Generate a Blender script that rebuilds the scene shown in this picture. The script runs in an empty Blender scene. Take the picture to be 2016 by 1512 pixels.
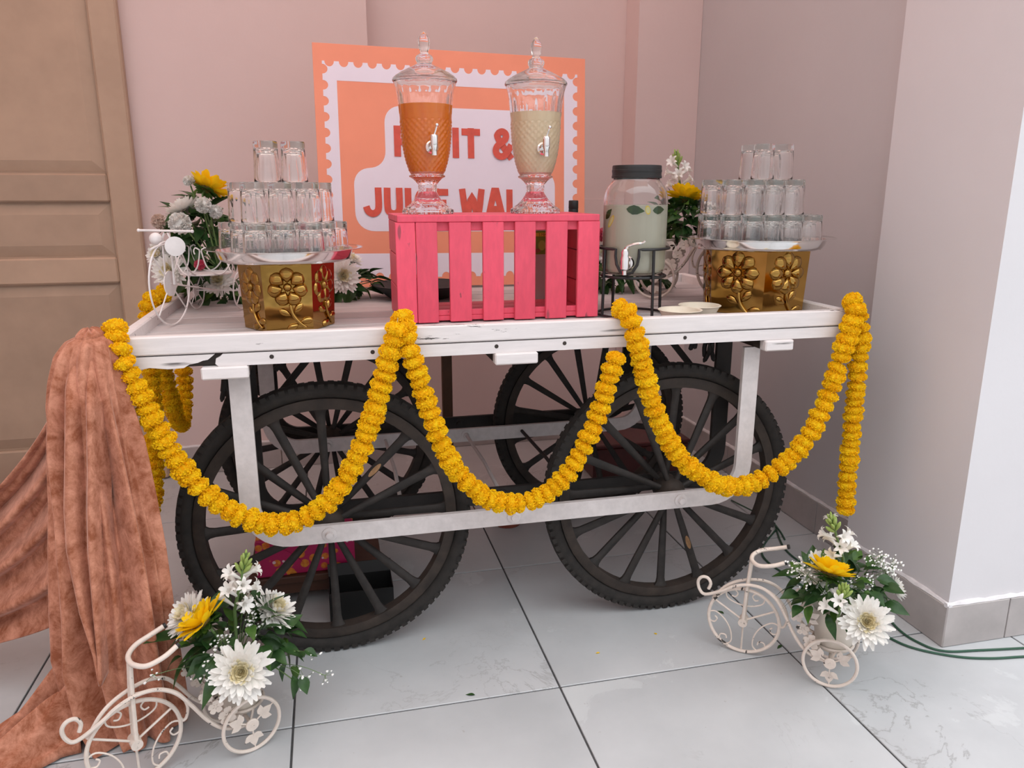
import bpy, bmesh, math, random
from mathutils import Vector, Matrix, Quaternion
random.seed(11)
PI = math.pi
scene = bpy.context.scene
COL = scene.collection

# ------------------------------------------------------------------ camera, sky, exposure
cam_d = bpy.data.cameras.new('camera'); cam = bpy.data.objects.new('camera', cam_d); COL.objects.link(cam)
CAM = Vector((0.0, 0.0, 1.117)); PITCH = math.radians(13.95); YAW = math.radians(13.4); FPX = 1514.0
cam.location = CAM; cam.rotation_euler = (PI/2 - PITCH, 0, -YAW)
cam_d.sensor_width = 36.0; cam_d.lens = 36.0*FPX/2016.0; cam_d.clip_start = 0.02
scene.camera = cam
world = bpy.data.worlds.new('overcast_sky'); scene.world = world; world.use_nodes = True
wn = world.node_tree.nodes; wl = world.node_tree.links
bg = wn['Background']; bg.inputs['Color'].default_value = (0.95, 0.975, 1.0, 1)
# standard overcast sky: three times brighter overhead than at the horizon
wtc = wn.new('ShaderNodeTexCoord'); wsep = wn.new('ShaderNodeSeparateXYZ'); wl.new(wtc.outputs['Generated'], wsep.inputs[0])
wmr = wn.new('ShaderNodeMapRange'); wmr.inputs['From Min'].default_value = 0.0; wmr.inputs['From Max'].default_value = 1.0
SKY = 3.45
wmr.inputs['To Min'].default_value = SKY/3; wmr.inputs['To Max'].default_value = SKY; wl.new(wsep.outputs['Z'], wmr.inputs['Value']); wl.new(wmr.outputs[0], bg.inputs['Strength'])
scene.view_settings.view_transform = 'Standard'; scene.view_settings.look = 'None'
scene.view_settings.exposure = 0.0; scene.view_settings.gamma = 1.0; scene.view_settings.use_curve_mapping = False
scene.cycles.max_bounces = 22; scene.cycles.transmission_bounces = 22; scene.cycles.transparent_max_bounces = 16
scene.cycles.diffuse_bounces = 4; scene.cycles.glossy_bounces = 8; scene.cycles.sample_clamp_indirect = 6.0; scene.cycles.adaptive_threshold = 0.015

# ------------------------------------------------------------------ small helpers
_fw = Vector((math.sin(YAW)*math.cos(PITCH), math.cos(YAW)*math.cos(PITCH), -math.sin(PITCH)))
_rt = Vector((math.cos(YAW), -math.sin(YAW), 0)); _up = _rt.cross(_fw)
def at(px, py, Y):
    """world point at depth Y (metres in front of the lens) for a place measured on the photograph"""
    d = _fw + _rt*((px-1008)/FPX) - _up*((py-756)/FPX)
    return CAM + d*(Y/d.y)
def atz(px, py, z):
    d = _fw + _rt*((px-1008)/FPX) - _up*((py-756)/FPX)
    return CAM + d*((z-CAM.z)/d.z)
def V(*a): return Vector(a)
def lin(r, g, b):
    f = lambda c: (c/255/12.92 if c/255 <= 0.04045 else ((c/255+0.055)/1.055)**2.4)
    return (f(r), f(g), f(b), 1.0)
def lerp(a, b, t): return a + (b-a)*t
def interp(tab, t):
    """piecewise linear through [(t, value), ...]"""
    if t <= tab[0][0]: return tab[0][1]
    for (a, va), (b, vb) in zip(tab, tab[1:]):
        if t <= b: return va + (vb-va)*((t-a)/(b-a))
    return tab[-1][1]
def spline(pts, per=8, closed=False):
    """Catmull-Rom through points"""
    P = [Vector(p) for p in pts]; n = len(P); out = []
    rng = range(n) if closed else range(n-1)
    for i in rng:
        if closed: p0, p1, p2, p3 = P[i-1], P[i], P[(i+1) % n], P[(i+2) % n]
        else: p0, p1, p2, p3 = P[max(i-1, 0)], P[i], P[i+1], P[min(i+2, n-1)]
        for k in range(per):
            t = k/per
            out.append(0.5*((2*p1) + (p2-p0)*t + (2*p0-5*p1+4*p2-p3)*t*t + (3*p1-p0-3*p2+p3)*t**3))
    if not closed: out.append(P[-1].copy())
    return out

class MB:
    def __init__(s): s.v = []; s.f = []
    def add(s, vs, fs, M=None):
        o = len(s.v)
        for p in vs:
            p = Vector(p)
            s.v.append(M @ p if M is not None else p)
        for f in fs: s.f.append(tuple(i+o for i in f))
        return s
    def box(s, x0, x1, y0, y1, z0, z1, c=0.0, M=None):
        if c <= 0:
            vs = [(x, y, z) for x in (x0, x1) for y in (y0, y1) for z in (z0, z1)]
            return s.add(vs, [(0,1,3,2),(4,6,7,5),(0,4,5,1),(2,3,7,6),(0,2,6,4),(1,5,7,3)], M)
        vs = []; idx = {}
        for i, x in enumerate((x0, x1)):
            for j, y in enumerate((y0, y1)):
                for k, z in enumerate((z0, z1)):
                    sx, sy, sz = (1, -1)[i], (1, -1)[j], (1, -1)[k]
                    for a, p in enumerate(((x, y+sy*c, z+sz*c), (x+sx*c, y, z+sz*c), (x+sx*c, y+sy*c, z))):
                        idx[i, j, k, a] = len(vs); vs.append(p)
        q = lambda *t: [idx[u] for u in t]
        fs = []
        for i in (0, 1):
            f = q((i,0,0,0), (i,0,1,0), (i,1,1,0), (i,1,0,0)); fs.append(f if i == 0 else f[::-1])
            f = q((0,i,0,1), (1,i,0,1), (1,i,1,1), (0,i,1,1)); fs.append(f if i == 0 else f[::-1])
            f = q((0,0,i,2), (0,1,i,2), (1,1,i,2), (1,0,i,2)); fs.append(f if i == 0 else f[::-1])
        for i in (0, 1):
            for j in (0, 1):
                fs.append(q((i,j,0,0), (i,j,1,0), (i,j,1,1), (i,j,0,1)))
                fs.append(q((i,0,j,0), (i,1,j,0), (i,1,j,2), (i,0,j,2)))
                fs.append(q((0,i,j,1), (1,i,j,1), (1,i,j,2), (0,i,j,2)))
                for k in (0, 1): fs.append(q((i,j,k,0), (i,j,k,1), (i,j,k,2)))
        return s.add(vs, fs, M)
    def tube(s, pts, r, n=8, closed=False, caps=True, M=None, flat=None):
        P = [Vector(p) for p in pts]
        m = len(P); R = r if isinstance(r, (list, tuple)) else [r]*m
        T = []
        for i in range(m):
            if closed: t = P[(i+1) % m]-P[i-1]
            else: t = P[min(i+1, m-1)]-P[max(i-1, 0)]
            if t.length < 1e-9: t = Vector((0, 0, 1))
            T.append(t.normalized())
        a = Vector((0, 0, 1)) if abs(T[0].z) < 0.9 else Vector((1, 0, 0))
        u = T[0].cross(a).normalized(); vs = []; fs = []
        for i in range(m):
            if i:
                u = (u - T[i]*u.dot(T[i]))
                u = u.normalized() if u.length > 1e-9 else T[i].orthogonal().normalized()
            w = T[i].cross(u)
            for k in range(n):
                an = 2*PI*k/n
                vs.append(P[i] + (u*math.cos(an) + w*math.sin(an)*(flat or 1))*R[i])
        for i in range(m if closed else m-1):
            j = (i+1) % m
            for k in range(n):
                l = (k+1) % n
                fs.append((i*n+k, i*n+l, j*n+l, j*n+k))
        if caps and not closed:
            fs.append(tuple(range(n-1, -1, -1))); fs.append(tuple((m-1)*n+k for k in range(n)))
        return s.add(vs, fs, M)
    def lathe(s, prof, n=32, M=None, mod=None, close_prof=False):
        vs = []; fs = []; rows = []
        for (r, z) in prof:
            if r < 1e-6: rows.append([len(vs)]*n); vs.append((0, 0, z))
            else:
                row = []
                for k in range(n):
                    a = 2*PI*k/n; rr = r*(mod(a, z, r) if mod else 1)
                    row.append(len(vs)); vs.append((rr*math.cos(a), rr*math.sin(a), z))
                rows.append(row)
        m = len(rows)
        for i in range(m if close_prof else m-1):
            A, B = rows[i], rows[(i+1) % m]
            for k in range(n):
                l = (k+1) % n
                f = [A[k], A[l], B[l], B[k]]; g = []
                for x in f:
                    if x not in g: g.append(x)
                if len(g) > 2: fs.append(tuple(g))
        return s.add(vs, fs, M)
    def prism(s, poly, d0, d1, M=None):
        """poly in local xy, extruded along z from d0 to d1"""
        n = len(poly); vs = [(p[0], p[1], d0) for p in poly]+[(p[0], p[1], d1) for p in poly]
        fs = [tuple(range(n-1, -1, -1)), tuple(range(n, 2*n))]+[(i, (i+1) % n, (i+1) % n+n, i+n) for i in range(n)]
        return s.add(vs, fs, M)
    def flatbar(s, path, w, t, M=None):
        """rectangular bar swept along a path lying in the xz plane; w in plane, t across (y)"""
        P = [Vector(p) for p in path]; m = len(P); vs = []; fs = []
        for i in range(m):
            d = (P[min(i+1, m-1)]-P[max(i-1, 0)]).normalized(); nn = Vector((-d.z, 0, d.x))
            for (a, b) in ((-1, -1), (1, -1), (1, 1), (-1, 1)): vs.append(P[i]+nn*(a*w/2)+Vector((0, b*t/2, 0)))
        for i in range(m-1):
            for k in range(4): l = (k+1) % 4; fs.append((i*4+k, i*4+l, i*4+4+l, i*4+4+k))
        fs += [(0, 1, 2, 3), ((m-1)*4+3, (m-1)*4+2, (m-1)*4+1, (m-1)*4)]
        return s.add(vs, fs, M)
    def ball(s, c, r, nu=10, nv=6, sc=(1, 1, 1), M=None):
        T = Matrix.Translation(c) @ Matrix.Diagonal((sc[0], sc[1], sc[2], 1))
        if M is not None: T = M @ T
        return s.lathe([(r*math.sin(PI*i/nv) if 0 < i < nv else 0, -r*math.cos(PI*i/nv)) for i in range(nv+1)], nu, T)
    def mesh(s, name, mat, smooth=35):
        me = bpy.data.meshes.new(name); me.from_pydata([tuple(p) for p in s.v], [], s.f); me.validate()
        bm = bmesh.new(); bm.from_mesh(me); bmesh.ops.recalc_face_normals(bm, faces=bm.faces); bm.to_mesh(me); bm.free()
        if smooth:
            me.polygons.foreach_set('use_smooth', [True]*len(me.polygons))
            if smooth < 179: me.set_sharp_from_angle(angle=math.radians(smooth))
        if mat: me.materials.append(mat)
        return me
    def build(s, name, mat, parent=None, smooth=35, world=True):
        """link as one mesh object; vertices given in world space unless world is False"""
        if parent is not None and world:
            inv = mw(parent).inverted(); s.v = [inv @ p for p in s.v]
        elif parent is None:
            # own origin at the base centre
            xs = [p.x for p in s.v]; ys = [p.y for p in s.v]; zs = [p.z for p in s.v]
            o = Vector(((min(xs)+max(xs))/2, (min(ys)+max(ys))/2, min(zs))); s.v = [p-o for p in s.v]
        ob = bpy.data.objects.new(name, s.mesh(name, mat, smooth)); COL.objects.link(ob)
        if parent is not None: ob.parent = parent
        else: ob.location = o
        return ob
def mw(o):
    M = o.matrix_basis.copy()
    while o.parent: o = o.parent; M = o.matrix_basis @ M
    return M
def tag(o, label=None, cat=None, group=None, kind=None):
    if label: o['label'] = label
    if cat: o['category'] = cat
    if group: o['group'] = group
    if kind: o['kind'] = kind
    return o
def thing(name, label, cat, loc=(0, 0, 0), rz=0.0, group=None):
    o = bpy.data.objects.new(name, None); COL.objects.link(o); o.location = loc; o.rotation_euler = (0, 0, rz)
    o.empty_display_size = 0.05
    return tag(o, label, cat, group)
def node(name, parent, loc=(0, 0, 0)):
    o = bpy.data.objects.new(name, None); COL.objects.link(o); o.parent = parent; o.location = loc; o.empty_display_size = 0.03
    return o
def inst(name, me, parent=None, M=None):
    """object sharing mesh data; M is local to the parent"""
    o = bpy.data.objects.new(name, me); COL.objects.link(o)
    if parent is not None: o.parent = parent
    if M is not None: o.matrix_basis = M
    return o
def look(d, up=(0, 0, 1)):
    """rotation matrix whose local z points along d"""
    return Vector(d).to_track_quat('Z', 'Y').to_matrix().to_4x4()
def copy_tree(o, parent=None):
    c = o.copy(); COL.objects.link(c); c.parent = parent
    for ch in list(o.children): copy_tree(ch, c)
    return c

# ------------------------------------------------------------------ materials
def nt(name):
    m = bpy.data.materials.new(name); m.use_nodes = True
    return m, m.node_tree.nodes, m.node_tree.links, m.node_tree.nodes['Principled BSDF']
def ramp(n, a, b, ca, cb):
    r = n.new('ShaderNodeValToRGB'); e = r.color_ramp.elements
    e[0].position = a; e[0].color = ca; e[1].position = b; e[1].color = cb
    return r
def noise(n, l, scale, detail=4, rough=0.55, vec=None, dist=0):
    t = n.new('ShaderNodeTexNoise'); t.inputs['Scale'].default_value = scale; t.inputs['Detail'].default_value = detail
    t.inputs['Roughness'].default_value = rough; t.inputs['Distortion'].default_value = dist
    if vec is not None: l.new(vec, t.inputs['Vector'])
    return t
def coords(n, l, scale=(1, 1, 1), kind='Object', rnd=0.0):
    tc = n.new('ShaderNodeTexCoord'); mp = n.new('ShaderNodeMapping'); mp.inputs['Scale'].default_value = scale
    l.new(tc.outputs[kind], mp.inputs['Vector'])
    if rnd:
        oi = n.new('ShaderNodeObjectInfo'); mu = n.new('ShaderNodeMath'); mu.operation = 'MULTIPLY'; mu.inputs[1].default_value = rnd
        l.new(oi.outputs['Random'], mu.inputs[0]); cx = n.new('ShaderNodeCombineXYZ')
        for k in range(3): l.new(mu.outputs[0], cx.inputs[k])
        l.new(cx.outputs[0], mp.inputs['Location'])
    return mp.outputs['Vector']
def mix(n, l, fac, a, b, blend='MIX'):
    m = n.new('ShaderNodeMix'); m.data_type = 'RGBA'; m.blend_type = blend
    for sock, val in ((m.inputs[0], fac), (m.inputs[6], a), (m.inputs[7], b)):
        if hasattr(val, 'links') or isinstance(val, bpy.types.NodeSocket): l.new(val, sock)
        else: sock.default_value = val
    return m.outputs[2]
def bump(n, l, h, bsdf, strength=0.2, dist=0.01):
    b = n.new('ShaderNodeBump'); b.inputs['Strength'].default_value = strength; b.inputs['Distance'].default_value = dist
    l.new(h, b.inputs['Height']); l.new(b.outputs['Normal'], bsdf.inputs['Normal'])
def plain(name, c, rough=0.5, metal=0.0, var=0.0, scale=30, spec=0.5, bmp=0.0, sheen=0.0, stretch=(1, 1, 1), rnd=0.0):
    m, n, l, b = nt(name); b.inputs['Roughness'].default_value = rough; b.inputs['Metallic'].default_value = metal
    b.inputs['Specular IOR Level'].default_value = spec; b.inputs['Base Color'].default_value = c
    if sheen: b.inputs['Sheen Weight'].default_value = sheen
    if var or bmp:
        t = noise(n, l, scale, 5, 0.6, coords(n, l, stretch, rnd=rnd))
        if var:
            d = tuple(max(0, x*(1-var)) for x in c[:3])+(1,); e = tuple(min(1, x*(1+var)) for x in c[:3])+(1,)
            r = ramp(n, 0.3, 0.7, d, e); l.new(t.outputs['Fac'], r.inputs['Fac']); l.new(r.outputs['Color'], b.inputs['Base Color'])
        if bmp: bump(n, l, t.outputs['Fac'], b, bmp, 0.004)
    return m
def painted(name, c, under, chip=0.62, scale=14, grain=(1, 1, 1), rough=0.55, dirt=0.12, fine=60, knots=0.0):
    """paint over something darker, chipped off in irregular spots, with grain and dirt"""
    m, n, l, b = nt(name); v = coords(n, l, grain, rnd=7.0); b.inputs['Roughness'].default_value = rough
    t1 = noise(n, l, scale, 8, 0.72, v); r1 = ramp(n, chip, chip+0.02, (0, 0, 0, 1), (1, 1, 1, 1)); l.new(t1.outputs['Fac'], r1.inputs['Fac'])
    t2 = noise(n, l, fine, 4, 0.6, v); r2 = ramp(n, 0.35, 0.75, tuple(x*(1-dirt) for x in c[:3])+(1,), c); l.new(t2.outputs['Fac'], r2.inputs['Fac'])
    oi = n.new('ShaderNodeObjectInfo'); mr = n.new('ShaderNodeMapRange'); mr.inputs['To Min'].default_value = 1-1.3*dirt; mr.inputs['To Max'].default_value = 1.0
    l.new(oi.outputs['Random'], mr.inputs['Value']); cc = n.new('ShaderNodeCombineColor')
    for k in range(3): l.new(mr.outputs[0], cc.inputs[k])
    pc_ = mix(n, l, 1.0, r2.outputs['Color'], cc.outputs[0], 'MULTIPLY')
    base = mix(n, l, r1.outputs['Color'], pc_, under)
    if knots:                                           # nail heads, knots and knocks showing through the paint
        vo = n.new('ShaderNodeTexVoronoi'); vo.inputs['Scale'].default_value = knots; l.new(v, vo.inputs['Vector'])
        t5 = noise(n, l, knots*6, 3, 0.6, v); ad = n.new('ShaderNodeMath'); ad.operation = 'MULTIPLY_ADD'; ad.inputs[1].default_value = 0.10; l.new(t5.outputs['Fac'], ad.inputs[0]); l.new(vo.outputs['Distance'], ad.inputs[2])
        r5 = ramp(n, 0.105, 0.135, (0.85, 0.85, 0.85, 1), (0, 0, 0, 1)); l.new(ad.outputs[0], r5.inputs['Fac']); base = mix(n, l, r5.outputs['Color'], base, under)
    l.new(base, b.inputs['Base Color'])
    bump(n, l, t2.outputs['Fac'], b, 0.15, 0.003)
    return m
def glass(name, c=(1, 1, 1, 1), ior=1.47, rough=0.0):
    m, n, l, b = nt(name); b.inputs['Base Color'].default_value = c; b.inputs['Transmission Weight'].default_value = 1.0
    b.inputs['IOR'].default_value = ior; b.inputs['Roughness'].default_value = rough
    return m
def petalmat(name, c, c2=None, trans=0.25, rough=0.6, scale=60):
    """thin plant tissue: reflects and lets some light through"""
    m, n, l, b = nt(name); b.inputs['Roughness'].default_value = rough; b.inputs['Specular IOR Level'].default_value = 0.3
    t = noise(n, l, scale, 3, 0.5, coords(n, l, rnd=5.0)); r = ramp(n, 0.3, 0.7, c2 or tuple(x*0.8 for x in c[:3])+(1,), c)
    l.new(t.outputs['Fac'], r.inputs['Fac']); l.new(r.outputs['Color'], b.inputs['Base Color'])
    tr = n.new('ShaderNodeBsdfTranslucent'); l.new(r.outputs['Color'], tr.inputs['Color'])
    ms = n.new('ShaderNodeMixShader'); ms.inputs[0].default_value = trans
    l.new(b.outputs[0], ms.inputs[1]); l.new(tr.outputs[0], ms.inputs[2]); l.new(ms.outputs[0], n['Material Output'].inputs['Surface'])
    return m
M = {}
M['white_paint'] = painted('white_paint_on_wood', (0.83, 0.78, 0.77, 1), (0.035, 0.028, 0.025, 1), 0.645, 9, (0.35, 3, 3), 0.5, 0.10, 40, 5.0)
M['white_deck'] = painted('worn_white_deck_paint', (0.76, 0.71, 0.71, 1), (0.10, 0.085, 0.08, 1), 0.632, 11, (0.25, 3, 3), 0.6, 0.26, 30)
M['white_iron'] = painted('white_paint_on_iron', (0.74, 0.69, 0.68, 1), (0.09, 0.075, 0.07, 1), 0.68, 10, (1, 1, 1), 0.5, 0.15, 50)
M['dark_iron'] = plain('dark_painted_iron', (0.014, 0.011, 0.010, 1), 0.65, 0, 0.45, 25)
M['dark_wood'] = plain('dark_stained_wood', (0.028, 0.020, 0.016, 1), 0.7, 0, 0.4, 20, bmp=0.2)
M['rubber'] = plain('tyre_rubber', (0.016, 0.013, 0.011, 1), 0.8, 0, 0.45, 40, bmp=0.2)
M['rim'] = plain('weathered_rim', (0.030, 0.021, 0.016, 1), 0.75, 0, 0.5, 22, bmp=0.2, rnd=3)
M['spoke'] = plain('weathered_spoke', (0.020, 0.016, 0.014, 1), 0.7, 0, 0.5, 35, bmp=0.25, rnd=3)
M['brass'] = plain('brass_badge', (0.35, 0.20, 0.10, 1), 0.4, 0.7, 0.3, 60)
M['steel'] = plain('bright_steel', (0.80, 0.79, 0.78, 1), 0.12, 1.0, 0.05, 15)
M['chrome'] = plain('chrome', (0.85, 0.84, 0.83, 1), 0.05, 1.0)
M['black_metal'] = plain('black_powder_coat', (0.012, 0.012, 0.013, 1), 0.4)
M['black'] = plain('black_matte', (0.012, 0.012, 0.012, 1), 0.5, bmp=0.05, scale=80)
# ------------------------------------------------------------------ the setting
def tile_material():
    m, n, l, b = nt('pale_marble_tile'); v = coords(n, l, rnd=23.0); b.inputs['Roughness'].default_value = 0.32
    t1 = noise(n, l, 2.2, 6, 0.6, v); r1 = ramp(n, 0.3, 0.75, (0.42, 0.438, 0.45, 1), (0.56, 0.578, 0.59, 1)); l.new(t1.outputs['Fac'], r1.inputs['Fac'])
    t2 = noise(n, l, 2.6, 9, 0.62, v, 1.2)             # thin dark veins along a noise contour
    s = n.new('ShaderNodeMath'); s.operation = 'SUBTRACT'; s.inputs[1].default_value = 0.5; l.new(t2.outputs['Fac'], s.inputs[0])
    a = n.new('ShaderNodeMath'); a.operation = 'ABSOLUTE'; l.new(s.outputs[0], a.inputs[0])
    r2 = ramp(n, 0.0, 0.009, (0.7, 0.7, 0.7, 1), (0, 0, 0, 1)); l.new(a.outputs[0], r2.inputs['Fac'])
    t2b = noise(n, l, 1.3, 2, 0.5, v); r2b = ramp(n, 0.5, 0.62, (0, 0, 0, 1), (1, 1, 1, 1)); l.new(t2b.outputs['Fac'], r2b.inputs['Fac'])
    veinf = mix(n, l, 1.0, r2.outputs['Color'], r2b.outputs['Color'], 'MULTIPLY')
    c1 = mix(n, l, veinf, r1.outputs['Color'], (0.27, 0.27, 0.27, 1))
    t3 = noise(n, l, 3.1, 8, 0.7, v, 0.6)              # paler, slightly green quartz patches
    r3 = ramp(n, 0.61, 0.63, (0, 0, 0, 1), (0.28, 0.28, 0.28, 1)); l.new(t3.outputs['Fac'], r3.inputs['Fac'])
    c2 = mix(n, l, r3.outputs['Color'], c1, (0.66, 0.69, 0.69, 1))
    t4 = noise(n, l, 60, 3, 0.6, v); r4 = ramp(n, 0.71, 0.76, (0, 0, 0, 1), (0.5, 0.5, 0.5, 1)); l.new(t4.outputs['Fac'], r4.inputs['Fac'])
    l.new(mix(n, l, r4.outputs['Color'], c2, (0.30, 0.28, 0.27, 1)), b.inputs['Base Color'])
    return m
M['tile'] = tile_material()
M['grout'] = plain('dark_grout', (0.06, 0.06, 0.062, 1), 0.9, 0, 0.3, 60)
def wall_material(name, c, scuff=0.7):
    m, n, l, b = nt(name); v = coords(n, l); b.inputs['Roughness'].default_value = 0.75
    t1 = noise(n, l, 1.6, 5, 0.6, v); r1 = ramp(n, 0.25, 0.75, tuple(x*0.93 for x in c[:3])+(1,), c); l.new(t1.outputs['Fac'], r1.inputs['Fac'])
    t2 = noise(n, l, 5, 10, 0.75, v, 0.8); r2 = ramp(n, scuff, scuff+0.03, (0, 0, 0, 1), (0.35, 0.35, 0.35, 1)); l.new(t2.outputs['Fac'], r2.inputs['Fac'])
    l.new(mix(n, l, r2.outputs['Color'], r1.outputs['Color'], tuple(x*0.78 for x in c[:3])+(1,)), b.inputs['Base Color'])
    t3 = noise(n, l, 45, 4, 0.6, v); bump(n, l, t3.outputs['Fac'], b, 0.08, 0.004)
    return m
M['wall'] = wall_material('white_wall_paint', (0.68, 0.66, 0.675, 1))
M['wall_blush'] = wall_material('blush_wall_tone', (0.74, 0.595, 0.57, 1))  # pinkish base colour for the back and left walls
M['wall_grey'] = wall_material('grey_wall_tone', (0.57, 0.55, 0.56, 1))  # greyer base colour for the right wall
M['skirting'] = plain('taupe_skirting_tile', (0.42, 0.385, 0.375, 1), 0.35, 0, 0.12, 9, rnd=9)
M['caulk'] = plain('white_caulk', (0.72, 0.70, 0.71, 1), 0.8, 0, 0.1, 40, bmp=0.4)
M['door'] = painted('tan_door_paint', (0.56, 0.40, 0.285, 1), (0.22, 0.15, 0.11, 1), 0.715, 6, (1, 1, 1), 0.55, 0.16, 5)

g = MB().box(-4.6, 4.6, -2.6, 3.5, -0.05, -0.003).build('floor', M['grout']); tag(g, kind='structure')
tme = MB().box(-0.2976, 0.2976, -0.2976, 0.2976, -0.012, 0.0, 0.0012).mesh('tile', M['tile'], 0)
for i in range(-8, 8):
    for j in range(-7, 3):
        x, y = 0.4724+0.6*i+0.3, 1.5+0.6*j+0.3
        if x > 1.6 and y > 1.8: continue
        inst('tile', tme, g, Matrix.Translation((x-g.location.x, y-g.location.y, -g.location.z)))

H = 3.3
# unseen building wall added behind the photographer to block low sky light
wf = MB().box(-14, 14, -5.7, -5.5, 0, 6.0).build('blocking_wall_front', M['wall']); tag(wf, kind='structure')
gy = MB().box(-14, 14, -5.5, -2.6, -0.05, 0.0).build('ground_yard', plain('yard_concrete', (0.30, 0.29, 0.28, 1), 0.85, 0, 0.15, 4), None); tag(gy, kind='structure')
b = MB().box(-4.0, 1.70, 3.30, 3.50, 0, H); wb = b.build('wall_back', M['wall_blush']); tag(wb, kind='structure')
MB().box(-4.0, 0.196, 3.20, 3.299, 0, H).build('pilaster', M['wall_blush'], wb)
MB().box(1.281, 1.559, 3.16, 3.299, 0, H).build('pilaster', M['wall_blush'], wb)
MB().box(0.197, 1.280, 3.294, 3.2995, 0, 1.091, 0.001).build('dado_panel', M['wall_blush'], wb)
wr = MB().box(1.56, 1.70, 1.78, 3.299, 0, H).build('wall_right', M['wall_grey']); tag(wr, kind='structure')
co = MB().box(1.47, 4.2, 1.44, 1.84, 0, H).build('wall_column', M['wall']); tag(co, kind='structure')
wlf = MB().box(-2.25, -2.05, -1.5, 3.199, 0, H).build('blocking_wall_left', M['wall_blush']); tag(wlf, kind='structure')  # unseen side wall, added to keep out sky light from the left
# skirting tiles, one piece each, with a bead of caulk on top
def skirting(name, runs):
    root = bpy.data.objects.new(name, None); COL.objects.link(root); root['kind'] = 'structure'
    for (a, bb, nrm, joints) in runs:
        a, bb, nrm = Vector(a), Vector(bb), Vector(nrm); d = (bb-a).normalized(); L = (bb-a).length
        cuts = [0]+joints+[L]
        for s0, s1 in zip(cuts, cuts[1:]):
            p, q = a+d*(s0+0.0015), a+d*(s1-0.0015)
            mb = MB(); Mx = Matrix((( d.x, nrm.x, 0, p.x), (d.y, nrm.y, 0, p.y), (0, 0, 1, 0), (0, 0, 0, 1)))
            mb.box(0, (q-p).length, 0, 0.012, 0.001, 0.113, 0.0012, Mx); mb.build('tile', M['skirting'], root)
        mb = MB(); k = int(L/0.02)+1
        pts = [a+d*(L*i/k)+nrm*0.004+Vector((0, 0, 0.114+0.002*random.random())) for i in range(k+1)]
        mb.tube(pts, [0.005+0.003*random.random() for _ in pts], 6); mb.build('caulk_bead', M['caulk'], root)
    return root
skirting('baseboard_right', [((1.47, 1.84, 0), (1.47, 1.428, 0), (-1, 0, 0), []),
                             ((1.458, 1.44, 0), (4.2, 1.44, 0), (0, -1, 0), [0.19, 0.79, 1.39]),
                             ((1.56, 3.148, 0), (1.56, 1.84, 0), (-1, 0, 0), [0.45, 1.05])])
skirting('baseboard_back', [((-0.66, 3.20, 0), (0.196, 3.20, 0), (0, -1, 0), [0.43]), ((0.20, 3.294, 0), (1.28, 3.294, 0), (0, -1, 0), [0.55]),
                            ((1.281, 3.16, 0), (1.548, 3.16, 0), (0, -1, 0), [])])
# panelled door on the back wall
dr = bpy.data.objects.new('door_1', None); COL.objects.link(dr); dr.location = (-1.3, 3.17, 0); dr['kind'] = 'structure'
MB().box(-2.02, -0.668, 3.172, 3.198, 0.006, H-0.1).build('backing', M['door'], dr)
MB().box(-0.76, -0.666, 3.150, 3.1715, 0.006, H-0.1, 0.006).build('stile', M['door'], dr)
MB().box(-2.02, -1.92, 3.150, 3.1715, 0.006, H-0.1, 0.006).build('stile', M['door'], dr)
for z0, z1 in ((0.006, 0.16), (0.79, 0.885), (1.085, 1.185), (2.15, 2.26)):
    MB().box(-1.919, -0.761, 3.150, 3.1715, z0, z1, 0.006).build('rail', M['door'], dr)
for z0, z1 in ((0.16, 0.79), (0.885, 1.085), (1.185, 2.15), (2.26, H-0.1)):
    mb = MB(); x0, x1, y = -1.919, -0.761, 3.1715        # raised field with sloping margins
    o = [(x0, z0), (x1, z0), (x1, z1), (x0, z1)]; e = 0.045
    i1 = [(x0+0.006, z0+0.006), (x1-0.006, z0+0.006), (x1-0.006, z1-0.006), (x0+0.006, z1-0.006)]
    i2 = [(x0+e, z0+e), (x1-e, z0+e), (x1-e, z1-e), (x0+e, z1-e)]
    vs = [(p[0], y, p[1]) for p in i1]+[(p[0], y-0.012, p[1]) for p in i2]
    mb.add(vs, [(0, 1, 5, 4), (1, 2, 6, 5), (2, 3, 7, 6), (3, 0, 4, 7), (4, 5, 6, 7)]).build('panel', M['door'], dr, 0)
# unseen fabric canopy, added overhead to warm and dim the sky light
m, n, l, bb_ = nt('peach_canopy_fabric')
tr = n.new('ShaderNodeBsdfTranslucent'); tr.inputs['Color'].default_value = (0.95, 0.66, 0.58, 1)
df = n.new('ShaderNodeBsdfDiffuse'); df.inputs['Color'].default_value = (0.80, 0.64, 0.60, 1)
ms = n.new('ShaderNodeMixShader'); ms.inputs[0].default_value = 0.6
l.new(df.outputs[0], ms.inputs[1]); l.new(tr.outputs[0], ms.inputs[2]); l.new(ms.outputs[0], n['Material Output'].inputs['Surface'])
M['canopy'] = m
mb = MB(); nx, ny = 40, 24; vs = []
for j in range(ny+1):
    for i in range(nx+1):
        x = lerp(-2.05, 1.69, i/nx); y = lerp(0.9, 3.29, j/ny)
        vs.append((x, y, 2.95+0.03*math.sin(j*1.3)*math.sin(i*0.16)))
mb.add(vs, [(j*(nx+1)+i, j*(nx+1)+i+1, (j+1)*(nx+1)+i+1, (j+1)*(nx+1)+i) for j in range(ny) for i in range(nx)])
ce = mb.build('added_canopy', M['canopy'], None, 180); tag(ce, kind='structure')
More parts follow.
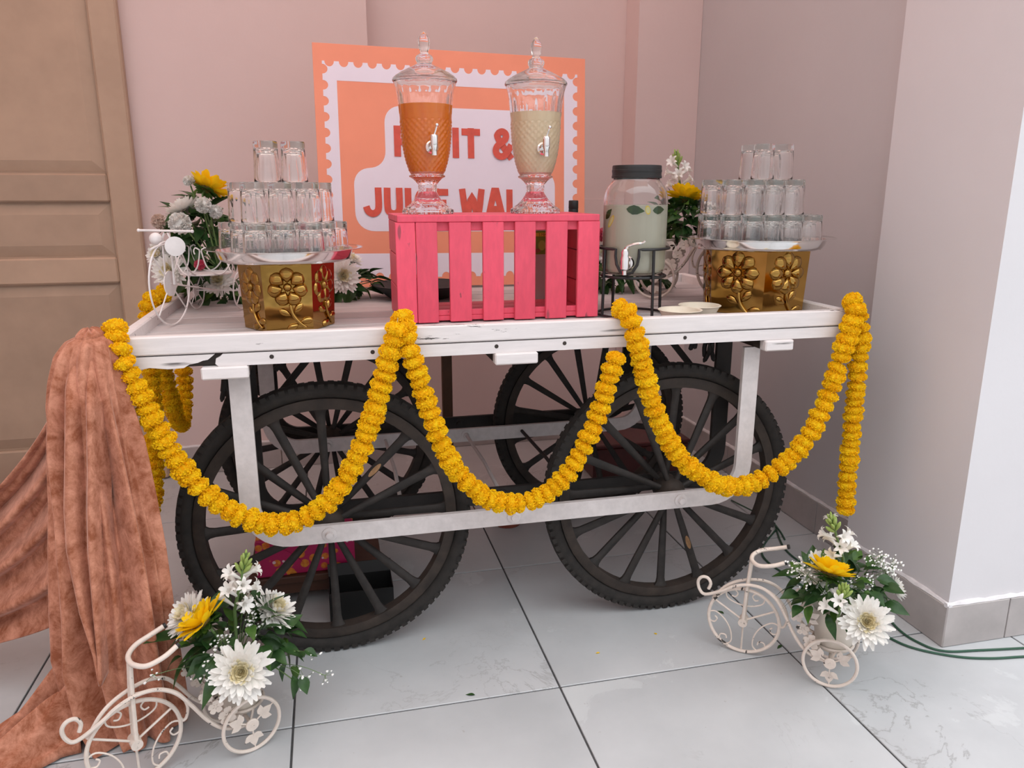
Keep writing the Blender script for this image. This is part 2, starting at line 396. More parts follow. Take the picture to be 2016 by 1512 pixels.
# ------------------------------------------------------------------ the handcart
X0, X1, Y0, Y1 = -0.432, 1.268, 1.660, 2.600
ZD = 0.808                                              # deck top
cart = thing('handcart', 'white wooden handcart with dark spoked wheels carrying the drinks', 'cart', (0.42, 2.13, 0))
np_ = 9; pw = (Y1-Y0-0.05)/np_
for k in range(np_):
    y = Y0+0.025+k*pw
    MB().box(X0+0.004, X1-0.004, y+0.0032, y+pw-0.0032, ZD-0.018, ZD-0.0025*random.random(), 0.0015).build('deck_plank', M['white_deck'], cart)
MB().box(X0, X1, Y0, Y0+0.024, 0.795, 0.834, 0.003).build('side_rail', M['white_paint'], cart)
MB().box(X0, X1, Y1-0.024, Y1, 0.795, 0.834, 0.003).build('side_rail', M['white_paint'], cart)
for xa, xb in ((X0+0.0002, X0+0.0245), (X1-0.0245, X1-0.0002)):
    MB().box(xa, xb, Y0+0.0245, Y1-0.0245, 0.795, 0.834, 0.003).build('side_rail', M['white_paint'], cart)
MB().box(X0+0.003, X1-0.003, Y1-0.05, Y1-0.002, 0.7665, 0.7925, 0.004).build('frame_beam', M['white_paint'], cart)
MB().box(X0+0.003, X1-0.003, Y0+0.012, Y0+0.05, 0.7668, 0.7925, 0.002).build('frame_beam', M['dark_wood'], cart)
# white facing strip nailed on the front beam, broken away over the left bolster
def facing(poly): return MB().prism(poly, 0, 0.010, Matrix.Translation((0, Y0+0.0118, 0)) @ Matrix.Rotation(PI/2, 4, 'X')).build('facing_strip', M['white_paint'], cart, 30)
facing([(X0+0.003, 0.7665), (-0.400, 0.7640), (-0.365, 0.7700), (-0.330, 0.7655), (-0.300, 0.7665), (-0.288, 0.7735), (-0.272, 0.7760), (-0.262, 0.7800), (-0.252, 0.7815), (-0.246, 0.7860), (-0.238, 0.7925), (X0+0.003, 0.7925)])
facing([(-0.214, 0.7665), (X1-0.003, 0.7665), (X1-0.003, 0.7925), (-0.190, 0.7925), (-0.172, 0.7880), (-0.205, 0.7850), (-0.216, 0.7790)][:0] or [(-0.232, 0.7665), (0.2, 0.7655), (0.7, 0.7668), (X1-0.003, 0.7665), (X1-0.003, 0.7925), (-0.222, 0.7925), (-0.228, 0.7870), (-0.236, 0.7830), (-0.238, 0.7720)])
for q_ in (-0.125, 0.085, 0.36, 0.52, 0.82):
    MB().lathe([(0.0048, 0), (0, 0.0003)], 10, Matrix.Translation((q_, Y0+0.0014, 0.782)) @ Matrix.Rotation(PI/2, 4, 'X')).build('nail_hole', M['dark_wood'], cart)
for xa, xb in ((X0+0.003, X0+0.05), (X1-0.05, X1-0.003)):
    MB().box(xa, xb, Y0+0.051, Y1-0.051, 0.7665, 0.7895, 0.004).build('frame_beam', M['dark_wood'], cart)
for xc, w in ((-0.220, 0.092), (0.405, 0.098), (1.070, 0.075)):
    bo = MB().box(xc-w/2, xc+w/2, Y0+0.022, Y1-0.01, 0.741, 0.766, 0.002).build('bolster', M['dark_wood'], cart)
    MB().box(xc-w/2-0.001, xc+w/2+0.001, Y0-0.008, Y0+0.0215, 0.740, 0.7662, 0.003).build('painted_end', M['white_paint'], bo)
def u_path(xa, xb, ztop, zbar, r=0.085):
    P = [Vector((xa, 0, ztop)), Vector((xa, 0, lerp(ztop, zbar+r, 0.5))), Vector((xa, 0, zbar+r))]
    for k in range(1, 9):
        a = PI+k*PI/2/8; P.append(Vector((xa+r+r*math.cos(a), 0, zbar+r+r*math.sin(a))))
    P.append(Vector(((xa+xb)/2, 0, zbar)))
    for k in range(0, 9):
        a = 1.5*PI+k*PI/2/8; P.append(Vector((xb-r+r*math.cos(a), 0, zbar+r+r*math.sin(a))))
    P += [Vector((xb, 0, lerp(ztop, zbar+r, 0.5))), Vector((xb, 0, ztop))]
    return P
# black rags and rope ends tied under the deck
def rag(name, p, n_, L, seed):
    rnd = random.Random(seed); mb = MB()
    for k in range(n_):
        a = V(p[0]+rnd.uniform(-.012, .012), p[1]+rnd.uniform(-.008, .008), p[2]); l_ = L*rnd.uniform(0.6, 1.0); dx = rnd.uniform(-.03, .01)
        mb.tube(spline([a, a+V(dx*.4+rnd.uniform(-.006, .006), rnd.uniform(-.006, .006), -l_*.5), a+V(dx, rnd.uniform(-.01, .01), -l_)], 4), [rnd.uniform(0.003, 0.006)]*4+[0.006]*4+[0.002], 6)
    mb.build(name, M['dark_iron'], cart)
rag('rag', (-0.235, 1.80, 0.74), 9, 0.085, 3); rag('rope_end', (0.985, 1.845, 0.742), 5, 0.07, 5); rag('rope_end', (0.94, 1.84, 0.742), 2, 0.04, 6)
WR = 0.347; XW = (-0.030, 0.856); YF, YB = 1.785, 2.455
for yy, mat in ((1.715, 'white_iron'), (1.853, 'dark_iron'), (2.385, 'white_iron'), (2.525, 'dark_iron')):
    fr = MB().flatbar([p+Vector((0, yy, 0)) for p in u_path(-0.200, 1.030, 0.7405, WR-0.002)], 0.044, 0.012).build('leg_frame', M[mat], cart, 25)
    for xx in (XW[0], XW[1], 0.412):
        MB().lathe([(0, -0.011), (0.009, -0.010), (0.0125, -0.006), (0.0125, 0), (0.017, 0), (0.017, 0.003)][::-1] if 0 else
                   [(0.0, 0.013), (0.008, 0.012), (0.010, 0.004), (0.017, 0.003), (0.017, 0.0)], 14,
                   Matrix.Translation((xx, yy-0.0062, WR-0.002)) @ Matrix.Rotation(PI/2, 4, 'X')).build('bolt', M[mat], fr)
for xx in (0.15, 0.412, 0.60):
    MB().tube([(xx, 1.861, WR), (xx+0.005, 2.10, WR+0.001), (xx, 2.377, WR)], 0.0055, 8).build('tie_rod', M['white_iron'] if xx < 0.5 else M['dark_iron'], cart)
for xx, s in ((-0.17, 1), (1.0, -1)):                   # iron braces from the bolsters to the legs
    for yy in (1.875, 2.36):
        MB().tube([(xx, yy, 0.60), (xx+s*0.12, yy, 0.739)], 0.009, 6).build('brace', M['dark_iron'], cart)
# wooden wheels with rubber tyres: meshes shared by the four wheels
tyre = MB(); prof = []
for k in range(14):
    a = 2*PI*k/14; prof.append((0.327+0.020*math.cos(a), 0.021*math.sin(a)))
tyre.lathe(prof, 72, None, None, True)
for k in range(96):                                     # tread blocks on both shoulders
    a = 2*PI*k/96
    for s in (-1, 1):
        c = V(0.3385*math.cos(a), 0.3385*math.sin(a), s*0.0145)
        tyre.add([c+V(-math.sin(a), math.cos(a), 0)*q*0.007+V(math.cos(a), math.sin(a), 0)*w*0.0055+V(0, 0, e*0.005)
                  for q in (-1, 1) for w in (-1, 1) for e in (-1, 1)], [(0,1,3,2),(4,6,7,5),(0,4,5,1),(2,3,7,6),(0,2,6,4),(1,5,7,3)])
tyre_me = tyre.mesh('tyre', M['rubber'], 40)
rim_me = MB().lathe([(0.283, -0.016), (0.302, -0.0175), (0.3085, -0.014), (0.3085, 0.014), (0.302, 0.0175), (0.283, 0.016)], 72, None, None, True).mesh('rim', M['rim'], 40)
hub_me = MB().lathe([(0, -0.058), (0.020, -0.058), (0.024, -0.045), (0.030, -0.040), (0.036, -0.026), (0.036, 0.026), (0.030, 0.040), (0.024, 0.045), (0.020, 0.058), (0, 0.058)], 24).mesh('hub', M['rim'], 40)
sp = MB()
secs = [(0.030, 0.0065, 0.006), (0.10, 0.0085, 0.007), (0.20, 0.0100, 0.0075), (0.262, 0.0105, 0.008), (0.274, 0.0125, 0.009), (0.284, 0.0185, 0.0105)]
vs = [];
for (r, w, d) in secs:
    for k in range(8):
        a = 2*PI*(k+0.5)/8; vs.append((r, w*math.cos(a)*1.08, d*math.sin(a)*1.08))
fs = [(i*8+k, i*8+(k+1) % 8, i*8+8+(k+1) % 8, i*8+8+k) for i in range(len(secs)-1) for k in range(8)]
sp.add(vs, fs+[tuple(range(7, -1, -1)), tuple((len(secs)-1)*8+k for k in range(8))])
spoke_me = sp.mesh('spoke', M['spoke'], 50)
badge_me = MB().prism([(0.022*math.cos(t)*(1 if abs(math.cos(t)) < 0.9 else 1), 0.0062*math.sin(t)) for t in [2*PI*k/16 for k in range(16)]], 0, 0.0012).mesh('badge', M['brass'])
for (xc, yc, ph, badges) in ((XW[0], YF, 0.02, (2,)), (XW[1], YF, -0.03, (13,)), (XW[0]+0.01, YB, 0.12, ()), (XW[1]+0.01, YB, 0.20, ())):
    wh = node('wheel', cart, (xc-cart.location.x, yc-cart.location.y, WR)); wh.rotation_euler = (PI/2, 0, 0)
    for nm, me in (('tyre', tyre_me), ('rim', rim_me), ('hub', hub_me)): inst(nm, me, wh)
    for k in range(16):
        off = 0.020 if k % 2 else -0.020
        R = Matrix.Rotation(ph+2*PI*k/16, 4, 'Z') @ Matrix.Translation((0, 0, off)) @ Matrix.Rotation(math.atan2(off*0.85, 0.26), 4, 'Y')
        inst('spoke', spoke_me, wh, R)
        if k in badges:
            inst('badge', badge_me, wh, R @ Matrix.Translation((0.165, 0, 0.0078)))
    MB().tube([(xc, yc-0.064, WR), (xc, yc+0.064, WR)], 0.011, 10).build('axle', M['white_iron'], wh, world=True)
# ------------------------------------------------------------------ printed sign standing at the back of the deck
M['sign_peach'] = plain('peach_print', (0.93, 0.32, 0.19, 1), 0.55, 0, 0.05, 4)
M['sign_white'] = plain('lilac_white_print', (0.86, 0.78, 0.87, 1), 0.5, 0, 0.03, 5)
M['sign_red'] = plain('red_print', (0.70, 0.09, 0.055, 1), 0.5, 0, 0.10, 40)
SU = Vector((1, 0.027, -0.013)).normalized(); SV_ = Vector((0.010, 0.089, 0.996)); SV_ = (SV_-SU*SV_.dot(SU)).normalized(); SN = SU.cross(SV_)  # SN towards camera
SB = Vector((-0.016, 2.552, 0.8205))
SM = Matrix(((SU.x, SV_.x, SN.x, SB.x), (SU.y, SV_.y, SN.y, SB.y), (SU.z, SV_.z, SN.z, SB.z), (0, 0, 0, 1)))
sign = thing('sign_board', 'peach postage-stamp style sign board with red lettering behind the crate', 'sign', (SB.x+0.44, SB.y, SB.z))
SW, SH = 0.891, 0.749
MB().box(0, SW, 0, SH, -0.006, 0, 0.0005, SM).build('board', M['sign_peach'], sign, 0)
def poly_fill(name, outer, d0, d1, mat, holes=()):
    """flat printed shape, possibly with holes, slightly raised from the board"""
    bm = bmesh.new(); es = []
    for loop in [outer]+list(holes):
        vv = [bm.verts.new((p[0], p[1], d1)) for p in loop]
        es += [bm.edges.new((vv[i], vv[(i+1) % len(vv)])) for i in range(len(vv))]
    bmesh.ops.triangle_fill(bm, edges=es, use_beauty=True, normal=(0, 0, 1))
    mb = MB(); bm.verts.index_update()
    mb.add([tuple(v.co) for v in bm.verts], [tuple(v.index for v in f.verts) for f in bm.faces], SM); bm.free()
    return mb.build(name, mat, sign, 0)
# perforated stamp frame: scalloped outer edge, straight inner edge
def scallop(u0, u1, v0, v1, nu, nv, r):
    out = []
    def side(a, b, n, inward):
        a, b = Vector(a), Vector(b); d = b-a; L = d.length; d.normalize()
        for k in range(n):
            c = a+d*(L*(k+0.5)/n); out.append(tuple(c-d*r*1.0)[:2])
            for q in range(1, 8):
                t = PI*q/8; out.append(tuple(c-d*r*math.cos(t)+Vector(inward)*r*math.sin(t)*1.12)[:2])
            out.append(tuple(c+d*r)[:2])
    out.append((u0, v0)); side((u0, v0), (u1, v0), nu, (0, 1)); out.append((u1, v0)); side((u1, v0), (u1, v1), nv, (-1, 0))
    out.append((u1, v1)); side((u1, v1), (u0, v1), nu, (0, -1)); out.append((u0, v1)); side((u0, v1), (u0, v0), nv, (1, 0))
    return out
poly_fill('stamp_frame', scallop(0.027, 0.863, 0.030, 0.697, 19, 14, 0.0145), 0, 0.0006, M['sign_white'], [[(0.070, 0.108), (0.816, 0.108), (0.816, 0.640), (0.070, 0.640)]])
def rounded(pts):
    """polygon with filleted corners: (u, v, radius)"""
    out = []; n = len(pts)
    for i in range(n):
        p0, p, p2 = Vector(pts[i-1][:2]), Vector(pts[i][:2]), Vector(pts[(i+1) % n][:2]); r = pts[i][2]
        a, b = (p0-p).normalized(), (p2-p).normalized(); A, B = p+a*r, p+b*r
        for k in range(9):
            t = k/8; w = 0.83
            q = (A*(1-t)**2+p*(2*t*(1-t)*w)+B*t*t)/((1-t)**2+2*t*(1-t)*w+t*t); out.append((q.x, q.y))
    return out
poly_fill('text_plate', rounded([(0.110, 0.179, 0.062), (0.783, 0.179, 0.062), (0.783, 0.378, 0.05), (0.700, 0.378, 0.045), (0.700, 0.572, 0.055), (0.213, 0.572, 0.055), (0.213, 0.378, 0.055), (0.110, 0.378, 0.055)]), 0, 0.0006, M['sign_white'])
# chunky hand-cut letters, drawn as thick strokes on a 0..1 grid
GL = {'F': [[(0.17, 0), (0.17, 1)], [(0.02, 0.87), (0.95, 0.87)], [(0.17, 0.48), (0.80, 0.48)]],
      'R': [[(0.17, 0), (0.17, 1)], [(0.02, 0.87), (0.62, 0.87), (0.80, 0.76), (0.80, 0.58), (0.62, 0.47), (0.17, 0.47)], [(0.45, 0.46), (0.86, 0.0)]],
      'U': [[(0.17, 1), (0.17, 0.32), (0.30, 0.16), (0.50, 0.12), (0.70, 0.16), (0.83, 0.32), (0.83, 1)]],
      'I': [[(0.5, 0), (0.5, 1)]],
      'T': [[(0.5, 0), (0.5, 1)], [(0.0, 0.87), (1.0, 0.87)]],
      'J': [[(0.80, 1), (0.80, 0.34), (0.66, 0.16), (0.44, 0.12), (0.24, 0.20), (0.14, 0.36)]],
      'C': [[(0.88, 0.72), (0.70, 0.86), (0.48, 0.88), (0.26, 0.76), (0.17, 0.5), (0.26, 0.24), (0.48, 0.12), (0.70, 0.14), (0.90, 0.28)]],
      'E': [[(0.17, 0), (0.17, 1)], [(0.02, 0.87), (0.95, 0.87)], [(0.17, 0.50), (0.82, 0.50)], [(0.02, 0.13), (0.95, 0.13)]],
      'W': [[(0.10, 1), (0.27, 0.06), (0.50, 0.72), (0.73, 0.06), (0.90, 1)]],
      'A': [[(0.12, 0), (0.44, 0.94), (0.56, 0.94), (0.88, 0)], [(0.26, 0.30), (0.74, 0.30)]],
      'L': [[(0.20, 1), (0.20, 0)], [(0.05, 0.13), (0.95, 0.13)]],
      '&': [[(0.95, 0.02), (0.30, 0.66), (0.28, 0.84), (0.48, 0.92), (0.66, 0.84), (0.62, 0.66), (0.22, 0.42), (0.16, 0.22), (0.34, 0.09), (0.62, 0.14), (0.93, 0.48)]]}
def letter(ch, u, v, w, h, th):
    mb = MB(); d = 0.0012
    for st in GL[ch]:
        P = [Vector((u+p[0]*w, v+p[1]*h, d)) for p in st]
        if len(P) > 4: P = spline(P, 4)
        n = len(P); L_ = []
        for i in range(n):
            if 0 < i < n-1:
                a, b = (P[i]-P[i-1]).normalized(), (P[i+1]-P[i]).normalized(); t = (a+b).normalized(); k = min(1.5, 1/max(0.4, t.dot(a)))
            else: t = (P[min(i+1, n-1)]-P[max(i-1, 0)]).normalized(); k = 1
            nn = Vector((-t.y, t.x, 0))*th/2*k; L_.append((P[i]+nn, P[i]-nn))
        for i in range(n-1):
            d += 0.00012; z = Vector((0, 0, d))
            mb.add([L_[i][0]+z, L_[i][1]+z, L_[i+1][1]+z, L_[i+1][0]+z], [(0, 1, 2, 3)], SM)
    return mb.build('letter', M['sign_red'], sign, 0)
for ch, u, w in (('F', 0.243, 0.052), ('R', 0.304, 0.054), ('U', 0.367, 0.054), ('I', 0.427, 0.030), ('T', 0.462, 0.062), ('&', 0.566, 0.068)):
    letter(ch, u, 0.415, w, 0.096, 0.0215)
for ch, u, w in (('J', 0.137, 0.060), ('U', 0.204, 0.058), ('I', 0.266, 0.030), ('C', 0.302, 0.056), ('E', 0.364, 0.052), ('W', 0.452, 0.082), ('A', 0.540, 0.066), ('L', 0.612, 0.050), ('A', 0.664, 0.066)):
    letter(ch, u, 0.224, w, 0.093, 0.0215)
st = MB().box(0.372, 0.408, 2.625, 2.645, 0, 1.28, 0.002).build('support_post', plain('brown_timber', (0.12, 0.055, 0.03, 1), 0.7, 0, 0.25, 12, bmp=0.2), None)
tag(st, 'brown timber post standing on the floor behind the cart', 'post')

# ------------------------------------------------------------------ pink crate
M['pink'] = painted('pink_paint_on_wood', (0.93, 0.10, 0.17, 1), (0.30, 0.06, 0.08, 1), 0.635, 12, (2.5, 2.5, 0.7), 0.5, 0.14, 30, 6.5)
CX0, CX1, CY0, CY1, CZ1 = 0.165, 0.664, 1.850, 2.110, 1.066
crate = thing('slatted_crate', 'hot pink wooden slatted crate under the two glass dispensers', 'crate', ((CX0+CX1)/2, (CY0+CY1)/2, ZD), 0)
for a, bq in ((779.7, 818.6), (819.8, 861.6), (885, 928), (951, 992), (1014, 1054.6), (1076, 1117), (1138, 1180)):
    pa, pb = at(a, 500, CY0), at(bq, 500, CY0); j = 0.003*random.random()
    MB().box(pa.x, pb.x, CY0, CY0+0.0115, ZD+0.0015+j*0.5, CZ1-0.0165, 0.0012).build('slat', M['pink'], crate)
for k in range(4):
    y = CY0+0.0122+k*0.0615
    MB().box(CX0-0.001, CX1+0.001, y if k else CY0-0.001, y+0.0585, CZ1-0.016, CZ1, 0.0015).build('top_board', M['pink'], crate)
    MB().box(CX0+0.014, CX1-0.014, y, y+0.056, ZD+0.004, ZD+0.016, 0.0015).build('bottom_board', M['pink'], crate)
for xa, xb in ((CX0, CX0+0.0125), (CX1-0.0125, CX1)):
    for z in (0, 1, 2):
        z0 = ZD+0.002+z*0.0805; MB().box(xa, xb, CY0+0.013, CY1, z0, z0+0.078, 0.0012).build('end_board', M['pink'], crate)
for xa in (CX0+0.0135, CX1-0.0405):
    MB().box(xa, xa+0.027, CY1-0.030, CY1-0.004, ZD+0.017, CZ1-0.0165, 0.0015).build('corner_post', M['pink'], crate)
MB().box(CX0+0.0135, CX1-0.0135, CY0+0.012, CY0+0.0245, CZ1-0.0375, CZ1-0.0165, 0.0012).build('cross_rail', M['pink'], crate)
MB().box(CX0+0.0135, CX1-0.0135, CY0+0.012, CY0+0.0245, ZD+0.0165, ZD+0.030, 0.0012).build('cross_rail', M['pink'], crate)

# ------------------------------------------------------------------ drink dispensers
M['glass'] = glass('clear_glass', (0.975, 0.985, 0.98, 1), 1.48)
M['cut_glass'] = glass('cut_glass', (0.985, 0.975, 0.97, 1), 1.46)
def diamond_bump(m):
    n, l, b = m.node_tree.nodes, m.node_tree.links, m.node_tree.nodes['Principled BSDF']
def liquid(name, c, c2, rough=0.25):
    m, n, l, b = nt(name); b.inputs['Roughness'].default_value = rough
    t = noise(n, l, 9, 5, 0.6, coords(n, l, (3, 3, 0.5))); r = ramp(n, 0.35, 0.7, c2, c); l.new(t.outputs['Fac'], r.inputs['Fac']); l.new(r.outputs['Color'], b.inputs['Base Color'])
    b.inputs['Subsurface Weight'].default_value = 0.0; b.inputs['Subsurface Radius'].default_value = (0.03, 0.015, 0.006)
    return m
M['orange_juice'] = liquid('orange_juice', (0.98, 0.30, 0.002, 1), (0.90, 0.20, 0.001, 1))
M['litchi'] = liquid('pale_juice', (0.95, 0.80, 0.56, 1), (0.88, 0.70, 0.46, 1))
def facet(a, z, r):
    """cut pattern: vertical flutes high on the bowl, diamond points lower down"""
    if z < 0.093: return 1+0.012*math.cos(16*a)
    f = 1.0
    if z > 0.235: f += 0.014*math.cos(18*a)*min(1, (0.30-z)/0.03 if z > 0.27 else 1)
    elif 0.098 < z < 0.225:
        k = 24; f += 0.046*(abs(((a*k/PI/2+z*62) % 1)-0.5)+abs(((a*k/PI/2-z*62) % 1)-0.5)-0.5)
    return f
def dispenser(name, loc, label, jmat, jtop, yaw):
    t = thing(name, label, 'dispenser', loc, 0)
    outer = [(0.0, 0.0), (0.0635, 0.0), (0.0645, 0.004), (0.0635, 0.010), (0.056, 0.015), (0.045, 0.023), (0.034, 0.034), (0.026, 0.046), (0.0225, 0.054), (0.0235, 0.058), (0.0225, 0.062), (0.0235, 0.066),
             (0.0225, 0.070), (0.029, 0.078), (0.036, 0.085), (0.044, 0.089), (0.0445, 0.092), (0.0405, 0.094), (0.0410, 0.097)]
    bowl = [(0.0432, 0.100), (0.0475, 0.112), (0.0520, 0.126), (0.0560, 0.145), (0.0590, 0.165), (0.0610, 0.185), (0.0622, 0.205), (0.0632, 0.225), (0.0640, 0.240), (0.0655, 0.260), (0.0680, 0.280), (0.0715, 0.296), (0.0745, 0.306), (0.0755, 0.310)]
    fine = []
    for (r0, z0), (r1, z1) in zip(bowl, bowl[1:]):
        k = max(1, int((z1-z0)/0.0022)); fine += [(lerp(r0, r1, i/k), lerp(z0, z1, i/k)) for i in range(k)]
    fine.append(bowl[-1])
    inner = [(r-0.0042, max(z, 0.104)) for (r, z) in bowl[::-1]]+[(0.025, 0.1035), (0, 0.103)]
    inner_keys = {(round(r, 6), round(z, 6)) for r, z in inner}
    mb = MB(); Tl = Matrix.Translation(loc)
    mb.lathe(outer+fine+[(0.0735, 0.3105)]+inner, 144, Tl, lambda a, z, r: 1.0 if (round(r, 6), round(z, 6)) in inner_keys else facet(a, z, r))
    mb.build('glass_body', M['cut_glass'], t, 18)
    jp = [(0, 0.1010), (0.024, 0.1010)]+[(r-0.0022, max(z, 0.1015)) for (r, z) in bowl if z < jtop]
    rt = interp([(z, r) for r, z in bowl], jtop)-0.0022
    mb = MB(); jf = []
    for (r0, z0), (r1, z1) in zip(jp, jp[1:]):
        k = max(1, int((z1-z0)/0.0022)); jf += [(lerp(r0, r1, i/k), lerp(z0, z1, i/k)) for i in range(k)]
    mb.lathe(jf+[jp[-1], (rt, jtop-0.001), (rt-0.002, jtop), (0, jtop+0.001)], 144, Tl, lambda a, z, r: 1+1.1*(facet(a, z, r)-1)-0.008 if 0.104 < z < 0.225 else 1.0); mb.build('juice', jmat, t, 15)
    lid = [(0.0, 0.3175), (0.060, 0.3145), (0.070, 0.311), (0.0775, 0.3112), (0.0785, 0.314), (0.0775, 0.318), (0.071, 0.324), (0.058, 0.332), (0.042, 0.340), (0.028, 0.346), (0.019, 0.351), (0.0175, 0.354), (0.0195, 0.359), (0.0205, 0.364), (0.0185, 0.369), (0.013, 0.373),
           (0.0095, 0.376), (0.0092, 0.379), (0.0105, 0.382), (0.0120, 0.388), (0.0140, 0.399), (0.0128, 0.409), (0.0085, 0.416), (0.0045, 0.4205), (0.0030, 0.4225), (0, 0.4235)]
    MB().lathe(lid, 48, Tl, lambda a, z, r: 1+(0.05*math.cos(12*a) if 0.354 < z < 0.372 else 0)+(0.02*math.cos(8*a) if z > 0.38 else 0)).build('lid', M['glass'], t, 50)
    # chrome tap facing the photographer
    R = Matrix.Translation(Vector(loc)+Vector((0, 0, 0.157))) @ Matrix.Rotation(yaw, 4, 'Z')       # local -y points out
    tap = node('spigot', t, (0, 0, 0)); rb = 0.0575
    Ry = R @ Matrix.Translation((0, -rb, 0)) @ Matrix.Rotation(PI/2, 4, 'X')
    MB().lathe([(0, -0.002), (0.015, -0.002), (0.016, 0.001), (0.0155, 0.004), (0.012, 0.007), (0, 0.0075)], 20, Ry).build('flange', M['chrome'], tap)
    mb = MB(); mb.tube([R @ V(0, -rb-0.005, 0), R @ V(0, -rb-0.028, -0.001)], 0.0062, 12)
    mb.lathe([(0, -0.020), (0.0068, -0.020), (0.0062, -0.006), (0.0090, 0.002), (0.0092, 0.024), (0.0075, 0.027), (0, 0.0275)], 18, R @ Matrix.Translation((0, -rb-0.028, 0))); mb.build('tap_body', M['chrome'], tap)
    mb = MB(); mb.tube([R @ V(0, -rb-0.028, 0.026), R @ V(0.003, -rb-0.030, 0.035), R @ V(0.006, -rb-0.034, 0.047)], [0.0022, 0.002, 0.0022], 8); mb.ball(R @ V(0.0062, -rb-0.0345, 0.0485), 0.0042)
    mb.build('lever', M['chrome'], tap)
    return t
dispenser('drink_dispenser', (0.254, 1.975, CZ1+0.0005), 'footed cut-glass dispenser filled with orange juice', M['orange_juice'], 0.258, math.radians(5))
dispenser('drink_dispenser', (0.532, 1.975, CZ1+0.0005), 'footed cut-glass dispenser filled with pale cream juice', M['litchi'], 0.246, math.radians(3))

# ------------------------------------------------------------------ jar of mint lemonade on a wire stand
JX, JY, JZ = 0.766, 1.868, 0.9165
jar = thing('jar_dispenser', 'round-shouldered glass jar of cloudy lemonade with black lid', 'jar', (JX, JY, JZ))
Tj = Matrix.Translation((JX, JY, JZ))
jo = [(0, 0.0), (0.066, 0.0), (0.074, 0.003), (0.0785, 0.010), (0.0800, 0.020), (0.0805, 0.10), (0.0805, 0.178), (0.0795, 0.192), (0.0760, 0.206), (0.0700, 0.217), (0.0635, 0.225), (0.0590, 0.231), (0.0575, 0.236), (0.0575, 0.262)]
ji = [(r-0.0032, max(z, 0.006)) for r, z in jo[::-1] if r > 0.05]+[(0.03, 0.006), (0, 0.006)]
MB().lathe(jo+[(0.0555, 0.2625)]+ji, 64, Tj).build('glass_body', M['glass'], jar, 50)
M['lemonade'] = liquid('cloudy_lemonade', (0.60, 0.58, 0.46, 1), (0.54, 0.52, 0.41, 1))
MB().lathe([(0, 0.0040), (0.060, 0.0040), (0.0740, 0.008), (0.0780, 0.020), (0.0787, 0.10), (0.0787, 0.170), (0.077, 0.1715), (0, 0.172)], 64, Tj).build('lemonade', M['lemonade'], jar, 40)
MB().lathe([(0.0600, 0.236), (0.0622, 0.2365), (0.0622, 0.2420), (0.0612, 0.2430), (0.0612, 0.2500), (0.0620, 0.2510), (0.0620, 0.2560), (0.0612, 0.2570), (0.0612, 0.2640), (0.0600, 0.2670), (0, 0.2675)], 64, Tj).build('lid', M['black'], jar, 30)
ang = math.radians(12); Rj = Matrix.Translation((JX, JY, JZ+0.032)) @ Matrix.Rotation(math.radians(-33), 4, 'Z')
tap = node('spigot', jar)
MB().lathe([(0, 0), (0.017, 0), (0.018, 0.003), (0.015, 0.007), (0, 0.0075)], 20, Rj @ Matrix.Translation((0, -0.0805, 0)) @ Matrix.Rotation(PI/2, 4, 'X')).build('flange', M['chrome'], tap)
mb = MB(); mb.tube([Rj @ V(0, -0.085, 0), Rj @ V(0, -0.112, 0)], 0.007, 12)
mb.lathe([(0, -0.026), (0.0058, -0.026), (0.0058, -0.016), (0.0105, -0.012), (0.0105, 0.014), (0.0085, 0.020), (0.0095, 0.028), (0.006, 0.036), (0, 0.038)], 18, Rj @ Matrix.Translation((0, -0.112, 0))); mb.build('tap_body', M['chrome'], tap)
MB().tube(spline([Rj @ V(0, -0.112, 0.034), Rj @ V(0.008, -0.114, 0.044), Rj @ V(0.026, -0.118, 0.050), Rj @ V(0.042, -0.121, 0.052), Rj @ V(0.050, -0.122, 0.058)], 4), [0.004]*4+[0.0034]*8+[0.0026]*5, 8).build('lever', M['chrome'], tap)
stand = thing('wire_stand', 'black wire stand holding up the lemonade jar', 'stand', (JX, JY, ZD))
def ring(cx, cy, cz, r, th, n=40, dip=None):
    P = []
    for k in range(n):
        a = 2*PI*k/n; z = cz
        P.append((cx+r*math.cos(a), cy+r*math.sin(a), z))
    return MB().tube(P, th, 8, True)
ring(JX, JY, ZD+0.0042, 0.090, 0.0036).build('base_ring', M['black_metal'], stand)
ring(JX, JY, 0.9115, 0.0815, 0.0036).build('support_ring', M['black_metal'], stand)
P = []                                                   # top ring drops in a U below the tap
for k in range(61):
    a = math.radians(-123)+math.radians(19)+math.radians(322)*k/60; P.append(V(JX+0.0885*math.cos(a), JY+0.0885*math.sin(a), 0.982))
a0, a1 = math.radians(-123-19), math.radians(-123+19)
U = [(a0, 0.982), (a0, 0.965), (lerp(a0, a1, 0.06), 0.945), (lerp(a0, a1, 0.25), 0.926), (lerp(a0, a1, 0.5), 0.921), (lerp(a0, a1, 0.75), 0.926), (lerp(a0, a1, 0.94), 0.945), (a1, 0.965), (a1, 0.982)]
P += [V(JX+0.0895*math.cos(a), JY+0.0895*math.sin(a), z) for a, z in U[1:-1]]
MB().tube(P, 0.0036, 8, True).build('top_ring', M['black_metal'], stand)
for deg in (-168, -78, 13, 103):
    a = math.radians(deg); MB().tube([(JX+0.0865*math.cos(a), JY+0.0865*math.sin(a), 0.981), (JX+0.090*math.cos(a), JY+0.090*math.sin(a), ZD+0.005)], 0.0040, 8).build('leg', M['black_metal'], stand)
for deg in (0, 90):
    a = math.radians(deg+35); MB().tube([(JX-0.081*math.cos(a), JY-0.081*math.sin(a), 0.9115), (JX+0.081*math.cos(a), JY+0.081*math.sin(a), 0.9115)], 0.003, 8).build('cross_wire', M['black_metal'], stand)
